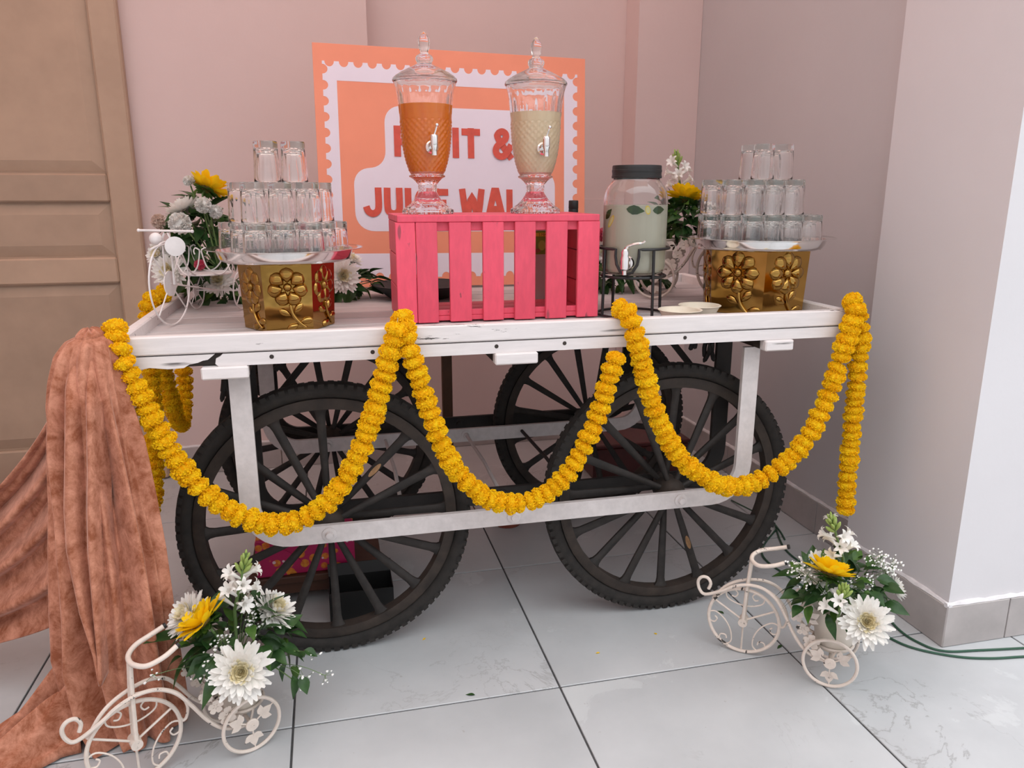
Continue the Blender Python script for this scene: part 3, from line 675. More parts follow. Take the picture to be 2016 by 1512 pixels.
# garnish floating against the glass
M['mint'] = petalmat('mint_leaf', (0.05, 0.13, 0.02, 1), (0.02, 0.06, 0.01, 1), 0.2, 0.4)
M['lemon_rind'] = plain('lemon_rind', (0.80, 0.62, 0.06, 1), 0.4, 0, 0.1, 40)
M['lemon_flesh'] = plain('lemon_flesh', (0.72, 0.68, 0.34, 1), 0.35, 0, 0.1, 60)
def leaf_mesh(name, mat, L, W, curl=0.15, fold=0.25, tip=1.0, ns=6):
    mb = MB(); vs = []; rows = []
    for i in range(ns+1):
        t = i/ns; w = W*math.sin(PI*min(1, t**0.85))*(1-0.25*t*tip); w = max(w, 0.0004)
        z = -curl*L*(t*t)+0.03*L*math.sin(t*5)
        for s in (-1, -0.5, 0, 0.5, 1): vs.append((s*w, t*L, z+fold*abs(s)*w))
    fs = [(i*5+k, i*5+k+1, i*5+6+k, i*5+5+k) for i in range(ns) for k in range(4)]
    return mb.add(vs, fs).mesh(name, mat, 180)
def wrap(pts, deg, z, r=0.0795):
    """lay flat (s, t) points against the inside of the jar wall"""
    return [V(JX+r*math.cos(math.radians(deg)+p[0]/r), JY+r*math.sin(math.radians(deg)+p[0]/r), JZ+z+p[1]) for p in pts]
for deg, z, rot, sz, lab in ((-168, 0.150, 0.75, 1.0, 'mint leaf against the wall of the lemonade jar nearest the crate'), (-112, 0.160, -0.12, 1.25, 'large mint leaf floating mid-jar beside the lemon wedge'), (-66, 0.160, 0.05, 1.1, 'dark mint leaf floating on the sunflower side of the lemonade jar')):
    pts, fs = [], []; L, W = 0.036*sz, 0.0085*sz
    for i in range(9):
        t = i/8; w = max(0.0003, W*math.sin(PI*t**0.8)*(1+0.10*(i % 2)))
        for q in (-1, 0, 1):
            x, y = (t-0.5)*L, q*w; pts.append((x*math.cos(rot)-y*math.sin(rot), x*math.sin(rot)+y*math.cos(rot)))
    fs = [(i*3+q, i*3+q+1, i*3+4+q, i*3+3+q) for i in range(8) for q in (0, 1)]
    mb = MB().add(wrap(pts, deg, z, 0.0796)+wrap(pts, deg, z, 0.0792), fs+[tuple(k+27 for k in f[::-1]) for f in fs]); tag(mb.build('mint_leaf', M['mint'], None, 180), lab, 'leaf', 'mint in the lemonade')
for deg, z, tilt, lab in ((-160, 0.132, 1.0, 'lemon slice standing on edge under the outer mint leaf'), (-90, 0.160, 0.25, 'lemon wedge floating mid-jar beside a mint leaf')):
    c = wrap([(0, 0)], deg, z)[0]; t = thing('lemon_slice', lab, 'lemon slice', c, 0, 'lemon in the lemonade')
    def ell(a, b_, n_=24): return [((a*math.cos(2*PI*k/n_))*math.cos(tilt)-(b_*math.sin(2*PI*k/n_))*math.sin(tilt), (a*math.cos(2*PI*k/n_))*math.sin(tilt)+(b_*math.sin(2*PI*k/n_))*math.cos(tilt)) for k in range(n_)]
    A_, B_ = (0.0175, 0.0060) if deg == -160 else (0.0065, 0.0110)
    o_, i_ = ell(A_, B_), ell(A_*0.80, B_*0.72); n_ = 24
    MB().add(wrap(o_+i_, deg, z, 0.0798)+wrap(o_+i_, deg, z, 0.0791), [(k, (k+1) % n_, n_+(k+1) % n_, n_+k) for k in range(n_)]+[(2*n_+k, 3*n_+k, 3*n_+(k+1) % n_, 2*n_+(k+1) % n_) for k in range(n_)]).build('rind', M['lemon_rind'], t, 180)
    MB().add(wrap(i_, deg, z, 0.0797)+wrap(i_, deg, z, 0.0791), [tuple(range(n_)), tuple(range(2*n_-1, n_-1, -1))]).build('flesh', M['lemon_flesh'], t, 0)

# ------------------------------------------------------------------ bowls, bottle, carton, plate
M['cream'] = plain('cream_pulp_fibre', (0.72, 0.66, 0.54, 1), 0.6, 0, 0.06, 30)
for (x, y, lab) in ((0.842, 1.742, 'cream paper bowl at the rail nearest the lemonade stand'), (0.925, 1.802, 'cream paper bowl tucked against the embossed gold stand')):
    Tb = Matrix.Translation((x, y, ZD+0.0005))
    ob_ = MB().lathe([(0, 0), (0.036, 0), (0.038, 0.002), (0.050, 0.026), (0.0535, 0.0275), (0.0545, 0.029), (0.053, 0.030), (0.0485, 0.0285), (0.0365, 0.004), (0, 0.0035)], 72, Tb,
               lambda a, z, r: 1+(0.007*math.cos(36*a) if 0.001 < z < 0.0265 else 0)).build('paper_bowl', M['cream'], None, 40)
    tag(ob_, lab, 'bowl', 'paper bowls on the deck')
bx = at(1131, 410, 2.145).x
bot = thing('squash_bottle', 'dark syrup bottle with black cap behind the crate', 'bottle', (bx, 2.155, ZD))
Tb = Matrix.Translation((bx, 2.155, ZD+0.0005))
MB().lathe([(0, 0), (0.028, 0), (0.031, 0.004), (0.031, 0.17), (0.027, 0.195), (0.014, 0.225), (0.012, 0.245), (0, 0.245)], 28, Tb).build('bottle_body', plain('dark_bottle', (0.03, 0.012, 0.012, 1), 0.1), bot)
MB().lathe([(0, 0.245), (0.0135, 0.2455), (0.0140, 0.262), (0.0132, 0.264), (0.0140, 0.266), (0.0138, 0.286), (0.0125, 0.288), (0, 0.2885)], 28, Tb).build('cap', M['black'], bot)
px = at(1066, 480, 2.15)
car = thing('drink_carton', 'white drink carton with green fruit label seen between the crate slats', 'carton', (px.x, 2.165, ZD))
def bxp(x0, x1, z0, z1, y0, y1, nm, mat, par, c=0.001): return MB().box(x0, x1, y0, y1, z0, z1, c).build(nm, mat, par)
M['carton_green'] = plain('green_label', (0.22, 0.36, 0.03, 1), 0.4, 0, 0.2, 20)
bxp(px.x-0.035, px.x+0.035, ZD+0.0005, ZD+0.225, 2.132, 2.195, 'carton_body', plain('carton_white', (0.62, 0.60, 0.56, 1), 0.4), car, 0.003)
bxp(px.x-0.034, px.x+0.034, ZD+0.140, ZD+0.205, 2.1308, 2.1316, 'label', M['carton_green'], car, 0)
bxp(px.x-0.034, px.x+0.034, ZD+0.190, ZD+0.200, 2.1300, 2.1306, 'label_band', plain('yellow_band', (0.75, 0.60, 0.05, 1), 0.4), car, 0)
MB().prism([(0.011*math.cos(t), 0.014*math.sin(t)) for t in [2*PI*k/14 for k in range(14)]], 0, 0.0005, Matrix.Translation((px.x-0.004, 2.1305, ZD+0.165)) @ Matrix.Rotation(PI/2, 4, 'X')).build('fruit_print', plain('lime_print', (0.45, 0.58, 0.10, 1), 0.4), car)
MB().prism([(0.010*math.cos(t), 0.006*math.sin(t)) for t in [2*PI*k/14 for k in range(14)]], 0, 0.0005, Matrix.Translation((px.x-0.018, 2.1305, ZD+0.150)) @ Matrix.Rotation(PI/2, 4, 'X')).build('fruit_print', plain('brown_print', (0.30, 0.10, 0.03, 1), 0.4), car)
# five tiny characters of the printed word on the band
dk = plain('print_dark', (0.10, 0.08, 0.02, 1), 0.5)
for k, ch in enumerate('SMART'):
    cu = bpy.data.curves.new('print', 'FONT'); cu.body = ch; cu.size = 0.0105; ob = bpy.data.objects.new('print', cu); COL.objects.link(ob)
    dg = bpy.context.evaluated_depsgraph_get(); me = bpy.data.meshes.new_from_object(ob.evaluated_get(dg)); bpy.data.objects.remove(ob)
    me.materials.clear(); me.materials.append(dk)
    o = inst('letter', me, car, Matrix.Translation((-0.014+k*0.0075, 2.1297-2.165, 0.1915)) @ Matrix.Rotation(PI/2, 4, 'X'))
pl = MB().lathe([(0, 0.001), (0.085, 0.001), (0.095, 0.003), (0.135, 0.034), (0.145, 0.040), (0.146, 0.042), (0.143, 0.043), (0.092, 0.007), (0, 0.005)], 56, Matrix.Translation((0.270, 2.345, ZD))).build('serving_bowl', M['black'], None, 50)
tag(pl, 'wide shallow black bowl lying on the deck behind the crate', 'bowl')
# ------------------------------------------------------------------ embossed gold stands, steel trays, tumbler pyramids
m, n, l, b = nt('polished_gold'); b.inputs['Metallic'].default_value = 1.0; b.inputs['Roughness'].default_value = 0.10
t = noise(n, l, 7, 3, 0.5, coords(n, l)); r = ramp(n, 0.3, 0.7, (0.30, 0.165, 0.04, 1), (0.48, 0.29, 0.08, 1)); l.new(t.outputs['Fac'], r.inputs['Fac']); l.new(r.outputs['Color'], b.inputs['Base Color'])
bump(n, l, noise(n, l, 14, 2, 0.4, coords(n, l)).outputs['Fac'], b, 0.12, 0.02); M['gold'] = m
m, n, l, b = nt('coppery_side'); b.inputs['Metallic'].default_value = 1.0; b.inputs['Roughness'].default_value = 0.3; b.inputs['Base Color'].default_value = (0.30, 0.15, 0.10, 1); M['copper'] = m
def petal_dome(mb, T, ang, r0, L, W, h):
    """one embossed petal: a teardrop dome lying in local xy, raised along z"""
    R = T @ Matrix.Rotation(ang, 4, 'Z'); vs = []; ns, nw = 12, 10
    for i in range(ns+1):
        t = i/ns; w = W*(math.sin(PI*t**1.35)**0.6 if 0 < t < 1 else 0.0)
        for k in range(nw+1):
            s = -1+2*k/nw; vs.append((r0+t*L, s*w, h*math.sqrt(max(0, 1-s*s))*math.sin(PI*min(1, t*0.96+0.02))**0.6))
    mb.add(vs, [(i*(nw+1)+k, i*(nw+1)+k+1, (i+1)*(nw+1)+k+1, (i+1)*(nw+1)+k) for i in range(ns) for k in range(nw)], R)
def gold_stand(label, cx, cy, R, phi, ztop, npet, fs_):
    t = thing('gold_stand', label, 'stand', (cx, cy, ZD), 0, 'embossed gold stands')
    H_ = ztop-ZD-0.0005; bot = 0.94
    ring_ = lambda rr, z: [V(cx+rr*math.cos(phi+k*PI/3), cy+rr*math.sin(phi+k*PI/3), z) for k in range(6)]
    z0 = ZD+0.0005
    for k in range(6):                                  # each side is a sheet-metal panel
        a0, a1 = ring_(R*bot, z0)[k], ring_(R*bot, z0)[(k+1) % 6]; b0, b1 = ring_(R, z0+H_)[k], ring_(R, z0+H_)[(k+1) % 6]
        cc = V(cx, cy, 0); inw = lambda p: p+(V(cx, cy, p.z)-p).normalized()*0.003
        vs = [a0, a1, b1, b0, inw(a0), inw(a1), inw(b1), inw(b0)]
        pan = MB().add(vs, [(0,1,2,3),(7,6,5,4),(0,4,5,1),(1,5,6,2),(2,6,7,3),(3,7,4,0)]).build('panel', M['gold'], t, 0)
        mid = (a0+a1+b0+b1)/4; ex = (a1-a0).normalized(); ez = ((b0+b1)/2-(a0+a1)/2).normalized(); en = ex.cross(ez).normalized()
        w = (a1-a0).length
        T = Matrix(((ex.x, ez.x, en.x, mid.x), (ex.y, ez.y, en.y, mid.y), (ex.z, ez.z, en.z, mid.z), (0, 0, 0, 1)))
        mb = MB(); Tf = T @ Matrix.Translation((0, H_*0.16, 0.0)); s = min(w, 0.128)/0.103
        for q in range(npet): petal_dome(mb, Tf, PI/2+2*PI*q/npet, 0.010*s, 0.035*s, (0.0165 if npet < 8 else 0.0140)*s, 0.0125 if k in fs_ else 0.006)
        mb.ball((0, 0, 0), 0.0100*s, 12, 8, (1, 1, 0.9), Tf)
        st_ = spline([Tf @ V(0.004*s, -0.040*s, 0.001), Tf @ V(0.008*s, -0.062*s, 0.003), Tf @ V(0.020*s, -0.080*s, 0.003), Tf @ V(0.036*s, -0.094*s, 0.001)], 5)
        mb.tube(st_, 0.0038*s, 8)
        for (ax, ay, an) in ((0.010, -0.062, 0.9), (0.006, -0.066, PI-0.5), (0.022, -0.084, PI+0.45), (0.020, -0.080, 0.15)):
            petal_dome(mb, Tf @ Matrix.Translation((ax*s, ay*s, 0)), an, 0.002, 0.030*s, 0.0085*s, 0.0065)
        mb.build('embossed_flower', M['gold'], t, 100)
    MB().add(ring_(R-0.002, z0+H_-0.001)+ring_(R-0.002, z0+H_), [(0,1,2,3,4,5), (11,10,9,8,7,6)]+[(k, k+6, (k+1) % 6+6, (k+1) % 6) for k in range(6)]).build('top_plate', M['gold'], t, 0)
    return t
SLX, SLY, SRX, SRY = -0.094, 1.905, 1.128, 1.898
gold_stand('smaller hexagonal gold stand with embossed flower near the draped corner', SLX, SLY, 0.110, math.radians(182), 0.962, 7, (1, 4))
gold_stand('larger hexagonal gold stand with embossed daisies near the grey wall', SRX, SRY, 0.1455, math.radians(131.4), 0.972, 8, (1, 2, 4, 5))
def tray(label, cx, cy, z, rw, rr):
    T = Matrix.Translation((cx, cy, z))
    o = MB().lathe([(0, 0.0005), (rw-0.012, 0.0005), (rw-0.002, 0.004), (rw+0.002, 0.010), (rw+0.008, 0.026), (rr-0.004, 0.0295), (rr, 0.0295), (rr+0.0005, 0.0305), (rr-0.002, 0.0315), (rw+0.007, 0.0280), (rw+0.0005, 0.0115), (rw-0.003, 0.0055), (rw-0.013, 0.0020), (0, 0.0020)], 72, T).build('steel_tray', M['steel'], None, 50)
    return tag(o, label, 'tray', 'steel trays of tumblers')
tray('round steel tray on the smaller gold stand', SLX, SLY, 0.962, 0.148, 0.178)
tray('round steel tray on the larger gold stand', SRX, SRY, 0.972, 0.172, 0.203)
M['tumbler'] = glass('greenish_tumbler_glass', (0.987, 0.992, 0.990, 1), 1.44)
# upside-down tumblers: fluted inside, thick base on top
TH = 0.088
op = [(0.0282, 0.0006), (0.0290, 0.0), (0.0294, 0.0015), (0.0288, 0.012), (0.0272, 0.050), (0.0262, 0.0735), (0.0266, 0.076), (0.0266, 0.084), (0.0255, 0.0875), (0.020, 0.0878), (0.019, 0.0868), (0, 0.0864)]
ip = [(0, 0.0740), (0.0185, 0.0738), (0.0222, 0.0720), (0.0232, 0.066), (0.0244, 0.050), (0.0262, 0.014), (0.0272, 0.004)]
tb = MB(); tb.lathe(op, 48)
tb.lathe(ip+[(0.0282, 0.0006)], 48, None, lambda a, z, r: 1+(0.026*abs(math.cos(7*a)) if 0.010 < z < 0.071 else 0))
# weld the mouth ring shared by both shells
tum_me = tb.mesh('tumbler', M['tumbler'], 50)
bm = bmesh.new(); bm.from_mesh(tum_me); bmesh.ops.remove_doubles(bm, verts=bm.verts, dist=0.00005); bmesh.ops.recalc_face_normals(bm, faces=bm.faces); bm.to_mesh(tum_me); bm.free()
tum_me.polygons.foreach_set('use_smooth', [True]*len(tum_me.polygons)); tum_me.set_sharp_from_angle(angle=math.radians(50))
M['tumbler_base'] = glass('thick_base_glass', (0.82, 0.86, 0.845, 1), 1.44); tum_me.materials.append(M['tumbler_base'])
for f_ in tum_me.polygons:                              # the thick base looks greyer than the thin wall
    if f_.center.z > 0.0728: f_.material_index = 1
def pyramid(cx, cy, z0, tiers, where):
    p = 0.0592
    for ti, (rows, rot, dx, dy) in enumerate(tiers):
        nm = ('bottom', 'middle', 'top')[ti]
        for j, cnt in enumerate(rows):
            for i in range(cnt):
                x = (i-(cnt-1)/2)*p+dx; y = (j-(len(rows)-1)/2)*p*0.866+dy
                c, s = math.cos(rot), math.sin(rot)
                o = inst('tumbler', tum_me, None, Matrix.Translation((cx+x*c-y*s, cy+x*s+y*c, z0+ti*(TH+0.0003))) @ Matrix.Rotation(random.random()*6, 4, 'Z'))
                row = {2: ('front', 'back'), 3: ('front', 'middle', 'back'), 4: ('front', 'second', 'third', 'back'), 5: ('front', 'second', 'third', 'fourth', 'back')}[len(rows)][j]
                k = (cnt-1-i) if where == 'smaller' else i
                pos = ('first', 'second', 'third', 'fourth', 'fifth', 'sixth')[k]
                tag(o, 'clear upside-down tumbler, %s tier of the %s pyramid, %s row, %s from the crate' % (nm, where, row, pos), 'glass', '%s tier tumblers of the %s pyramid' % (nm, where))
pyramid(SLX, SLY, 0.9645, [([3, 4, 5, 4, 3], 0.03, 0, 0), ([3, 4, 3], 0.04, -0.002, -0.004), ([2, 2], 0.05, 0.002, -0.006)], 'smaller')
pyramid(SRX, SRY, 0.9745, [([4, 5, 6, 5, 4], 0.10, 0, -0.004), ([3, 4, 5, 4], 0.08, -0.006, 0.004), ([2, 2], 0.12, 0.008, -0.010)], 'larger')
# ------------------------------------------------------------------ little iron tricycle planters
M['trike'] = painted('cream_enamel', (0.78, 0.68, 0.60, 1), (0.03, 0.025, 0.02, 1), 0.615, 26, (1, 1, 1), 0.45, 0.10, 60)
M['wire_white'] = plain('white_wire_enamel', (0.78, 0.75, 0.74, 1), 0.4, 0, 0.06, 40)
M['bucket'] = painted('cream_bucket_enamel', (0.74, 0.67, 0.58, 1), (0.35, 0.28, 0.22, 1), 0.74, 14, (1, 1, 1), 0.4, 0.12, 20)
def circ(c, r, n, ax='y', a0=0.0, a1=2*PI):
    out = []
    for k in range(n):
        a = a0+(a1-a0)*k/n
        out.append(V(c[0]+r*math.cos(a), c[1], c[2]+r*math.sin(a)))
    return out
def leafcut(T, L=0.026, W=0.010):
    """flat maple-like leaf cut from sheet: three lobes"""
    mb = MB()
    for an, s in ((0, 1.0), (0.95, 0.85), (-0.95, 0.85)):
        R = T @ Matrix.Rotation(an, 4, 'Z')
        pts = [(0, 0), (0.25*L*s, W*0.55*s), (0.55*L*s, W*0.62*s), (0.8*L*s, W*0.30*s), (L*s, 0), (0.8*L*s, -W*0.30*s), (0.55*L*s, -W*0.62*s), (0.25*L*s, -W*0.55*s)]
        mb.prism(pts, -0.0007, 0.0007, R)
    return mb
def flowercut(T, r=0.019):
    mb = MB()
    for k in range(5):
        R = T @ Matrix.Rotation(2*PI*k/5+0.3, 4, 'Z')
        mb.prism([(0.002, 0), (0.5*r, -0.38*r), (0.85*r, -0.36*r), (r, -0.10*r), (0.92*r, 0), (r, 0.10*r), (0.85*r, 0.36*r), (0.5*r, 0.38*r)], -0.0008, 0.0008, R @ Matrix.Rotation(-0.18, 4, 'Y'))
    mb.ball((0, 0, 0.001), 0.0042, 8, 5, (1, 1, 0.6), T)
    return mb
XZ = Matrix.Rotation(PI/2, 4, 'X')                      # local xy -> xz plane, z towards -y
def build_trike(label, group):
    """local frame: front wheel hub above the origin, rear axle at +x, travels towards -x"""
    t = thing('tricycle_planter', label, 'planter', (0, 0, 0), 0, group); m = M['trike']
    B = lambda mb, nm, par=t, mat=m, s=40: mb.build(nm, mat, par, s, world=False)
    rf = 0.096; zf = rf+0.006; rr = 0.066; zr = rr+0.0055; xr = 0.232; tr = 0.068
    fw_ = node('front_wheel', t, (0, 0, zf))
    mb = MB(); mb.tube(circ((0, 0, 0), rf, 56), 0.0048, 8, True); B(mb, 'wheel_ring', fw_)
    mb = MB(); mb.tube([V(0, -0.017, 0), V(0, 0.017, 0)], 0.0125, 16); B(mb, 'hub', fw_)
    for k in range(3):
        a = 2*PI*k/3-PI/2
        mb = MB(); mb.tube([V(0.011*math.cos(a), 0, 0.011*math.sin(a)), V(rf*math.cos(a), 0, rf*math.sin(a))], 0.0028, 6); B(mb, 'spoke', fw_)
        # scroll bar between spokes: straight middle, curled ends
        a2 = a+PI/3; c = V(math.cos(a2), 0, math.sin(a2)); tn = V(-math.sin(a2), 0, math.cos(a2)); P = []
        for s in (-1, 1):
            Q = [c*0.048+tn*s*0.018, c*0.062+tn*s*0.048, c*0.084+tn*s*0.050, c*0.090+tn*s*0.032, c*0.080+tn*s*0.020, c*0.068+tn*s*0.026, c*0.070+tn*s*0.036]
            P = (Q[::-1]+P) if s < 0 else (P+Q)
        mb = MB(); mb.tube(spline(P, 4), 0.0021, 6); B(mb, 'scroll', fw_)
    for s in (-1, 1):                                   # fork, one blade each side of the wheel
        mb = MB(); mb.tube([V(0, s*0.012, zf), V(0.004, s*0.010, 0.21), V(0.010, s*0.005, 0.298)], 0.0052, 8); B(mb, 'fork_blade')
    hb = [V(0.098, -0.040, 0.318), V(0.068, -0.046, 0.306), V(0.034, -0.042, 0.297), V(0.014, -0.022, 0.297), V(0.009, 0, 0.298), V(0.014, 0.022, 0.301), V(0.034, 0.042, 0.306), V(0.066, 0.048, 0.314), V(0.096, 0.046, 0.326)]
    mb = MB(); mb.tube(spline(hb, 5), 0.0058, 10); hbp = B(mb, 'handlebar')
    for e, d in ((hb[0], hb[0]-hb[1]), (hb[-1], hb[-1]-hb[-2])):
        mb = MB(); mb.tube([e-d.normalized()*0.001, e+d.normalized()*0.005], 0.0062, 10); B(mb, 'grip_end', hbp, M['black'])
    for s in (-1, 1):                                   # the two swan-neck frame tubes
        fr = [V(-0.088, s*0.004, 0.150), V(-0.060, s*0.010, 0.186), V(-0.030, s*0.014, 0.208), V(0.010, s*0.017, 0.222), V(0.050, s*0.024, 0.222), V(0.085, s*0.034, 0.203), V(0.112, s*0.042, 0.165), V(0.140, s*0.050, 0.118), V(0.170, s*0.056, 0.086), V(0.205, s*0.060, 0.0735), V(xr, s*0.060, zr)]
        if s < 0:
            fr = [V(-0.101, -0.002, 0.178), V(-0.096, -0.002, 0.196), V(-0.105, -0.002, 0.211), V(-0.121, -0.002, 0.211), V(-0.131, -0.002, 0.196), V(-0.126, -0.002, 0.172), V(-0.108, -0.003, 0.160)]+fr[1:]
        mb = MB(); mb.tube(spline(fr, 5), 0.0046, 8); B(mb, 'frame_tube')
    gd = [V(0.012, 0.0, 0.215), V(0.060, 0, 0.206), V(0.098, 0, 0.178), V(0.114, 0, 0.140), V(0.110, 0, 0.112), V(0.101, 0, 0.106), V(0.097, 0, 0.114)]
    mb = MB(); mb.tube(spline(gd, 5), 0.0036, 8); B(mb, 'mudguard_hook')
    mb = MB(); mb.tube([V(xr, -tr-0.006, zr), V(xr, tr+0.006, zr)], 0.0045, 8); B(mb, 'rear_axle')
    for s in (-1, 1):
        rw = node('rear_wheel', t, (xr, s*tr, zr))
        mb = MB(); mb.tube(circ((0, 0, 0), rr, 44), 0.0044, 8, True); B(mb, 'wheel_ring', rw)
        mb = MB(); mb.lathe([(0, -0.003), (0.014, -0.003), (0.0155, -0.0015), (0.0155, 0.0015), (0.014, 0.003), (0, 0.003)], 20, Matrix.Translation((0, s*0.002, 0)) @ XZ); B(mb, 'hub_disc', rw)
        for k in range(3):
            a = 2*PI*k/3-PI/2+0.05
            mb = MB(); mb.tube([V(0.014*math.cos(a), 0, 0.014*math.sin(a)), V(0.030*math.cos(a), 0, 0.030*math.sin(a))], 0.0020, 6)
            mb.tube([V(0.050*math.cos(a), 0, 0.050*math.sin(a)), V(rr*math.cos(a), 0, rr*math.sin(a))], 0.0016, 6)
            mb2 = leafcut(XZ @ Matrix.Rotation(a, 4, 'Z') @ Matrix.Translation((0.026, 0, 0)), 0.033, 0.016); o = len(mb.v); mb.v += mb2.v; mb.f += [tuple(i+o for i in f) for f in mb2.f]
            B(mb, 'leaf_spoke', rw)
    bz = 0.088; bxx = xr+0.002
    mb = MB(); mb.lathe([(0, 0), (0.044, 0), (0.0455, 0.002), (0.058, 0.108), (0.0605, 0.110), (0.0605, 0.113), (0.0575, 0.113), (0.043, 0.005), (0, 0.004)], 40, Matrix.Translation((bxx, 0, bz))); B(mb, 'bucket', t, M['bucket'])
    mb = MB(); mb.tube([V(bxx+0.051*math.cos(2*PI*k/36), 0.051*math.sin(2*PI*k/36), bz+0.012) for k in range(36)], 0.0035, 8, True); B(mb, 'holder_ring')
    for s in (-1, 1):
        mb = MB(); mb.tube([V(bxx-0.03, s*0.042, bz+0.012), V(0.185, s*0.056, 0.080)], 0.003, 6); B(mb, 'strut'); mb = MB(); mb.tube([V(bxx+0.01, s*0.052, bz+0.012), V(xr, s*0.058, zr)], 0.003, 6); B(mb, 'strut')
    for s in (-1, 1):                                   # sheet flowers and leaves climbing the frame beside the bucket
        for (x, z, k) in ((0.158, 0.150, 0), (0.182, 0.118, 1), (0.140, 0.185, 0), (0.168, 0.182, 2)):
            T = Matrix.Translation((x, s*0.060, z)) @ (XZ if s < 0 else Matrix.Rotation(-PI/2, 4, 'X'))
            B(leafcut(T @ Matrix.Rotation(0.6, 4, 'Z'), 0.034, 0.016) if k == 2 else flowercut(T, 0.023 if k else 0.018), 'sheet_leaf' if k == 2 else 'sheet_flower')
        mb = MB(); mb.tube(spline([V(0.140, s*0.058, 0.190), V(0.155, s*0.0585, 0.160), V(0.178, s*0.0585, 0.125), V(0.190, s*0.057, 0.080)], 4), 0.002, 6); B(mb, 'sheet_stem')
    return t
TS = 0.88
def place(t, x, y, z, ang): t.scale = (TS, TS, TS); t.location = (x, y, z); t.rotation_euler = (0, 0, ang)
trA = build_trike('cream iron tricycle planter on the floor beside the velvet drape', 'tricycle planters')
angA = math.radians(26); place(trA, -0.412, 1.408, 0, angA)
trB = copy_tree(trA); trB['label'] = 'cream iron tricycle planter on the floor by the column'
angB = math.radians(-38); place(trB, 0.953, 1.528, 0, angB)
trC = copy_tree(trA); trC['label'] = 'cream iron tricycle planter on the cart behind the lemonade jar'
angC = math.radians(150); place(trC, 1.150, 2.085, ZD, angC)
# wire tricycle with three slim wheels on the deck corner
wt = thing('wire_tricycle', 'white wire tricycle basket with headlamp on the cart deck', 'planter', (-0.338, 2.064, ZD), math.radians(74), 'tricycle planters'); mW = M['wire_white']
B = lambda mb, nm, par=wt, s=40: mb.build(nm, mW, par, s, world=False)
fx = -0.10; rf = 0.098
fwh = node('front_wheel', wt, (fx, 0, rf+0.0025))
mb = MB(); mb.tube(circ((0, 0, 0), rf, 48), 0.0022, 6, True); B(mb, 'wheel_ring', fwh)
mb = MB(); mb.lathe([(0, -0.0012), (0.030, -0.0012), (0.030, 0.0012), (0, 0.0012)], 24, XZ); B(mb, 'hub_disc', fwh)
for k in range(4):
    a = PI/4+k*PI/2; mb = MB(); mb.tube([V(0.029*math.cos(a), 0, 0.029*math.sin(a)), V(rf*math.cos(a), 0, rf*math.sin(a))], 0.0018, 6); B(mb, 'spoke', fwh)
for s in (-1, 1):
    rw = node('rear_wheel', wt, (0.165, s*0.062, 0.052))
    mb = MB(); mb.tube(circ((0, 0, 0), 0.050, 36), 0.0020, 6, True); B(mb, 'wheel_ring', rw)
    mb = MB(); mb.lathe([(0, -0.001), (0.017, -0.001), (0.017, 0.001), (0, 0.001)], 20, XZ); B(mb, 'hub_disc', rw)
    for k in range(4):
        a = PI/4+k*PI/2; mb = MB(); mb.tube([V(0.016*math.cos(a), 0, 0.016*math.sin(a)), V(0.050*math.cos(a), 0, 0.050*math.sin(a))], 0.0016, 6); B(mb, 'spoke', rw)
    mb = MB(); mb.tube([V(fx, s*0.010, rf), V(fx+0.004, s*0.010, 0.205), V(fx+0.006, s*0.004, 0.218)], 0.0024, 6); B(mb, 'fork_blade')
mb = MB(); mb.tube([V(fx, 0, rf+0.002), V(0.165, 0, 0.052)], 0.0022, 6); mb.tube([V(0.165, -0.062, 0.052), V(0.165, 0.062, 0.052)], 0.0022, 6); B(mb, 'axle_rod')
mb = MB(); mb.tube(spline([V(fx-0.075, 0, 0.185), V(fx-0.03, 0, 0.192), V(fx+0.03, 0, 0.188), V(fx+0.075, 0, 0.150), V(0.02, 0, 0.112), V(0.06, 0, 0.105)], 5), 0.0024, 6); B(mb, 'frame_tube')
mb = MB(); mb.tube([V(fx+0.004, -0.062, 0.222), V(fx+0.004, 0.062, 0.224)], 0.0028, 8); mb.ball((fx+0.004, -0.064, 0.222), 0.0042); mb.ball((fx+0.004, 0.064, 0.224), 0.0042); B(mb, 'handlebar')
mb = MB(); mb.ball((fx-0.006, 0.020, 0.205), 0.0145, 16, 10); B(mb, 'bell')
mb = MB(); mb.lathe([(0, 0.0), (0.010, 0.002), (0.020, 0.016), (0.0225, 0.022), (0.021, 0.0225), (0, 0.020)], 24, Matrix.Translation((fx-0.006, -0.022, 0.188)) @ look((-0.9, -0.55, 0.05))); B(mb, 'headlamp')
mb = MB(); mb.lathe([(0, 0), (0.062, 0), (0.062, 0.0015), (0, 0.0015)], 36, Matrix.Translation((0.10, 0, 0.104))); mb.tube([V(0.10+0.062*math.cos(2*PI*k/36), 0.062*math.sin(2*PI*k/36), 0.105) for k in range(36)], 0.0022, 6, True)
B(mb, 'basket_base')
for k in range(5):
    a = 2*PI*k/5+0.3; P = []
    for q in range(13):
        s = q/12; aa = a-0.60+1.20*s; z = 0.106+0.060*(1-math.sqrt(max(0, 1-(2*s-1)**2))); rr_ = 0.064+0.008*(abs(2*s-1)**2); P.append(V(0.10+rr_*math.cos(aa), rr_*math.sin(aa), z))
    for sgn, end in ((-1, 0), (1, 1)):
        aa = a+sgn*0.60; ext = [V(0.10+0.072*math.cos(aa-sgn*d), 0.072*math.sin(aa-sgn*d), z) for d, z in ((0.05, 0.172), (0.14, 0.175), (0.20, 0.167), (0.17, 0.159))]
        P = ext[::-1]+P if end == 0 else P+ext
    mb = MB(); mb.tube(spline(P, 2), 0.0018, 6); B(mb, 'basket_loop')
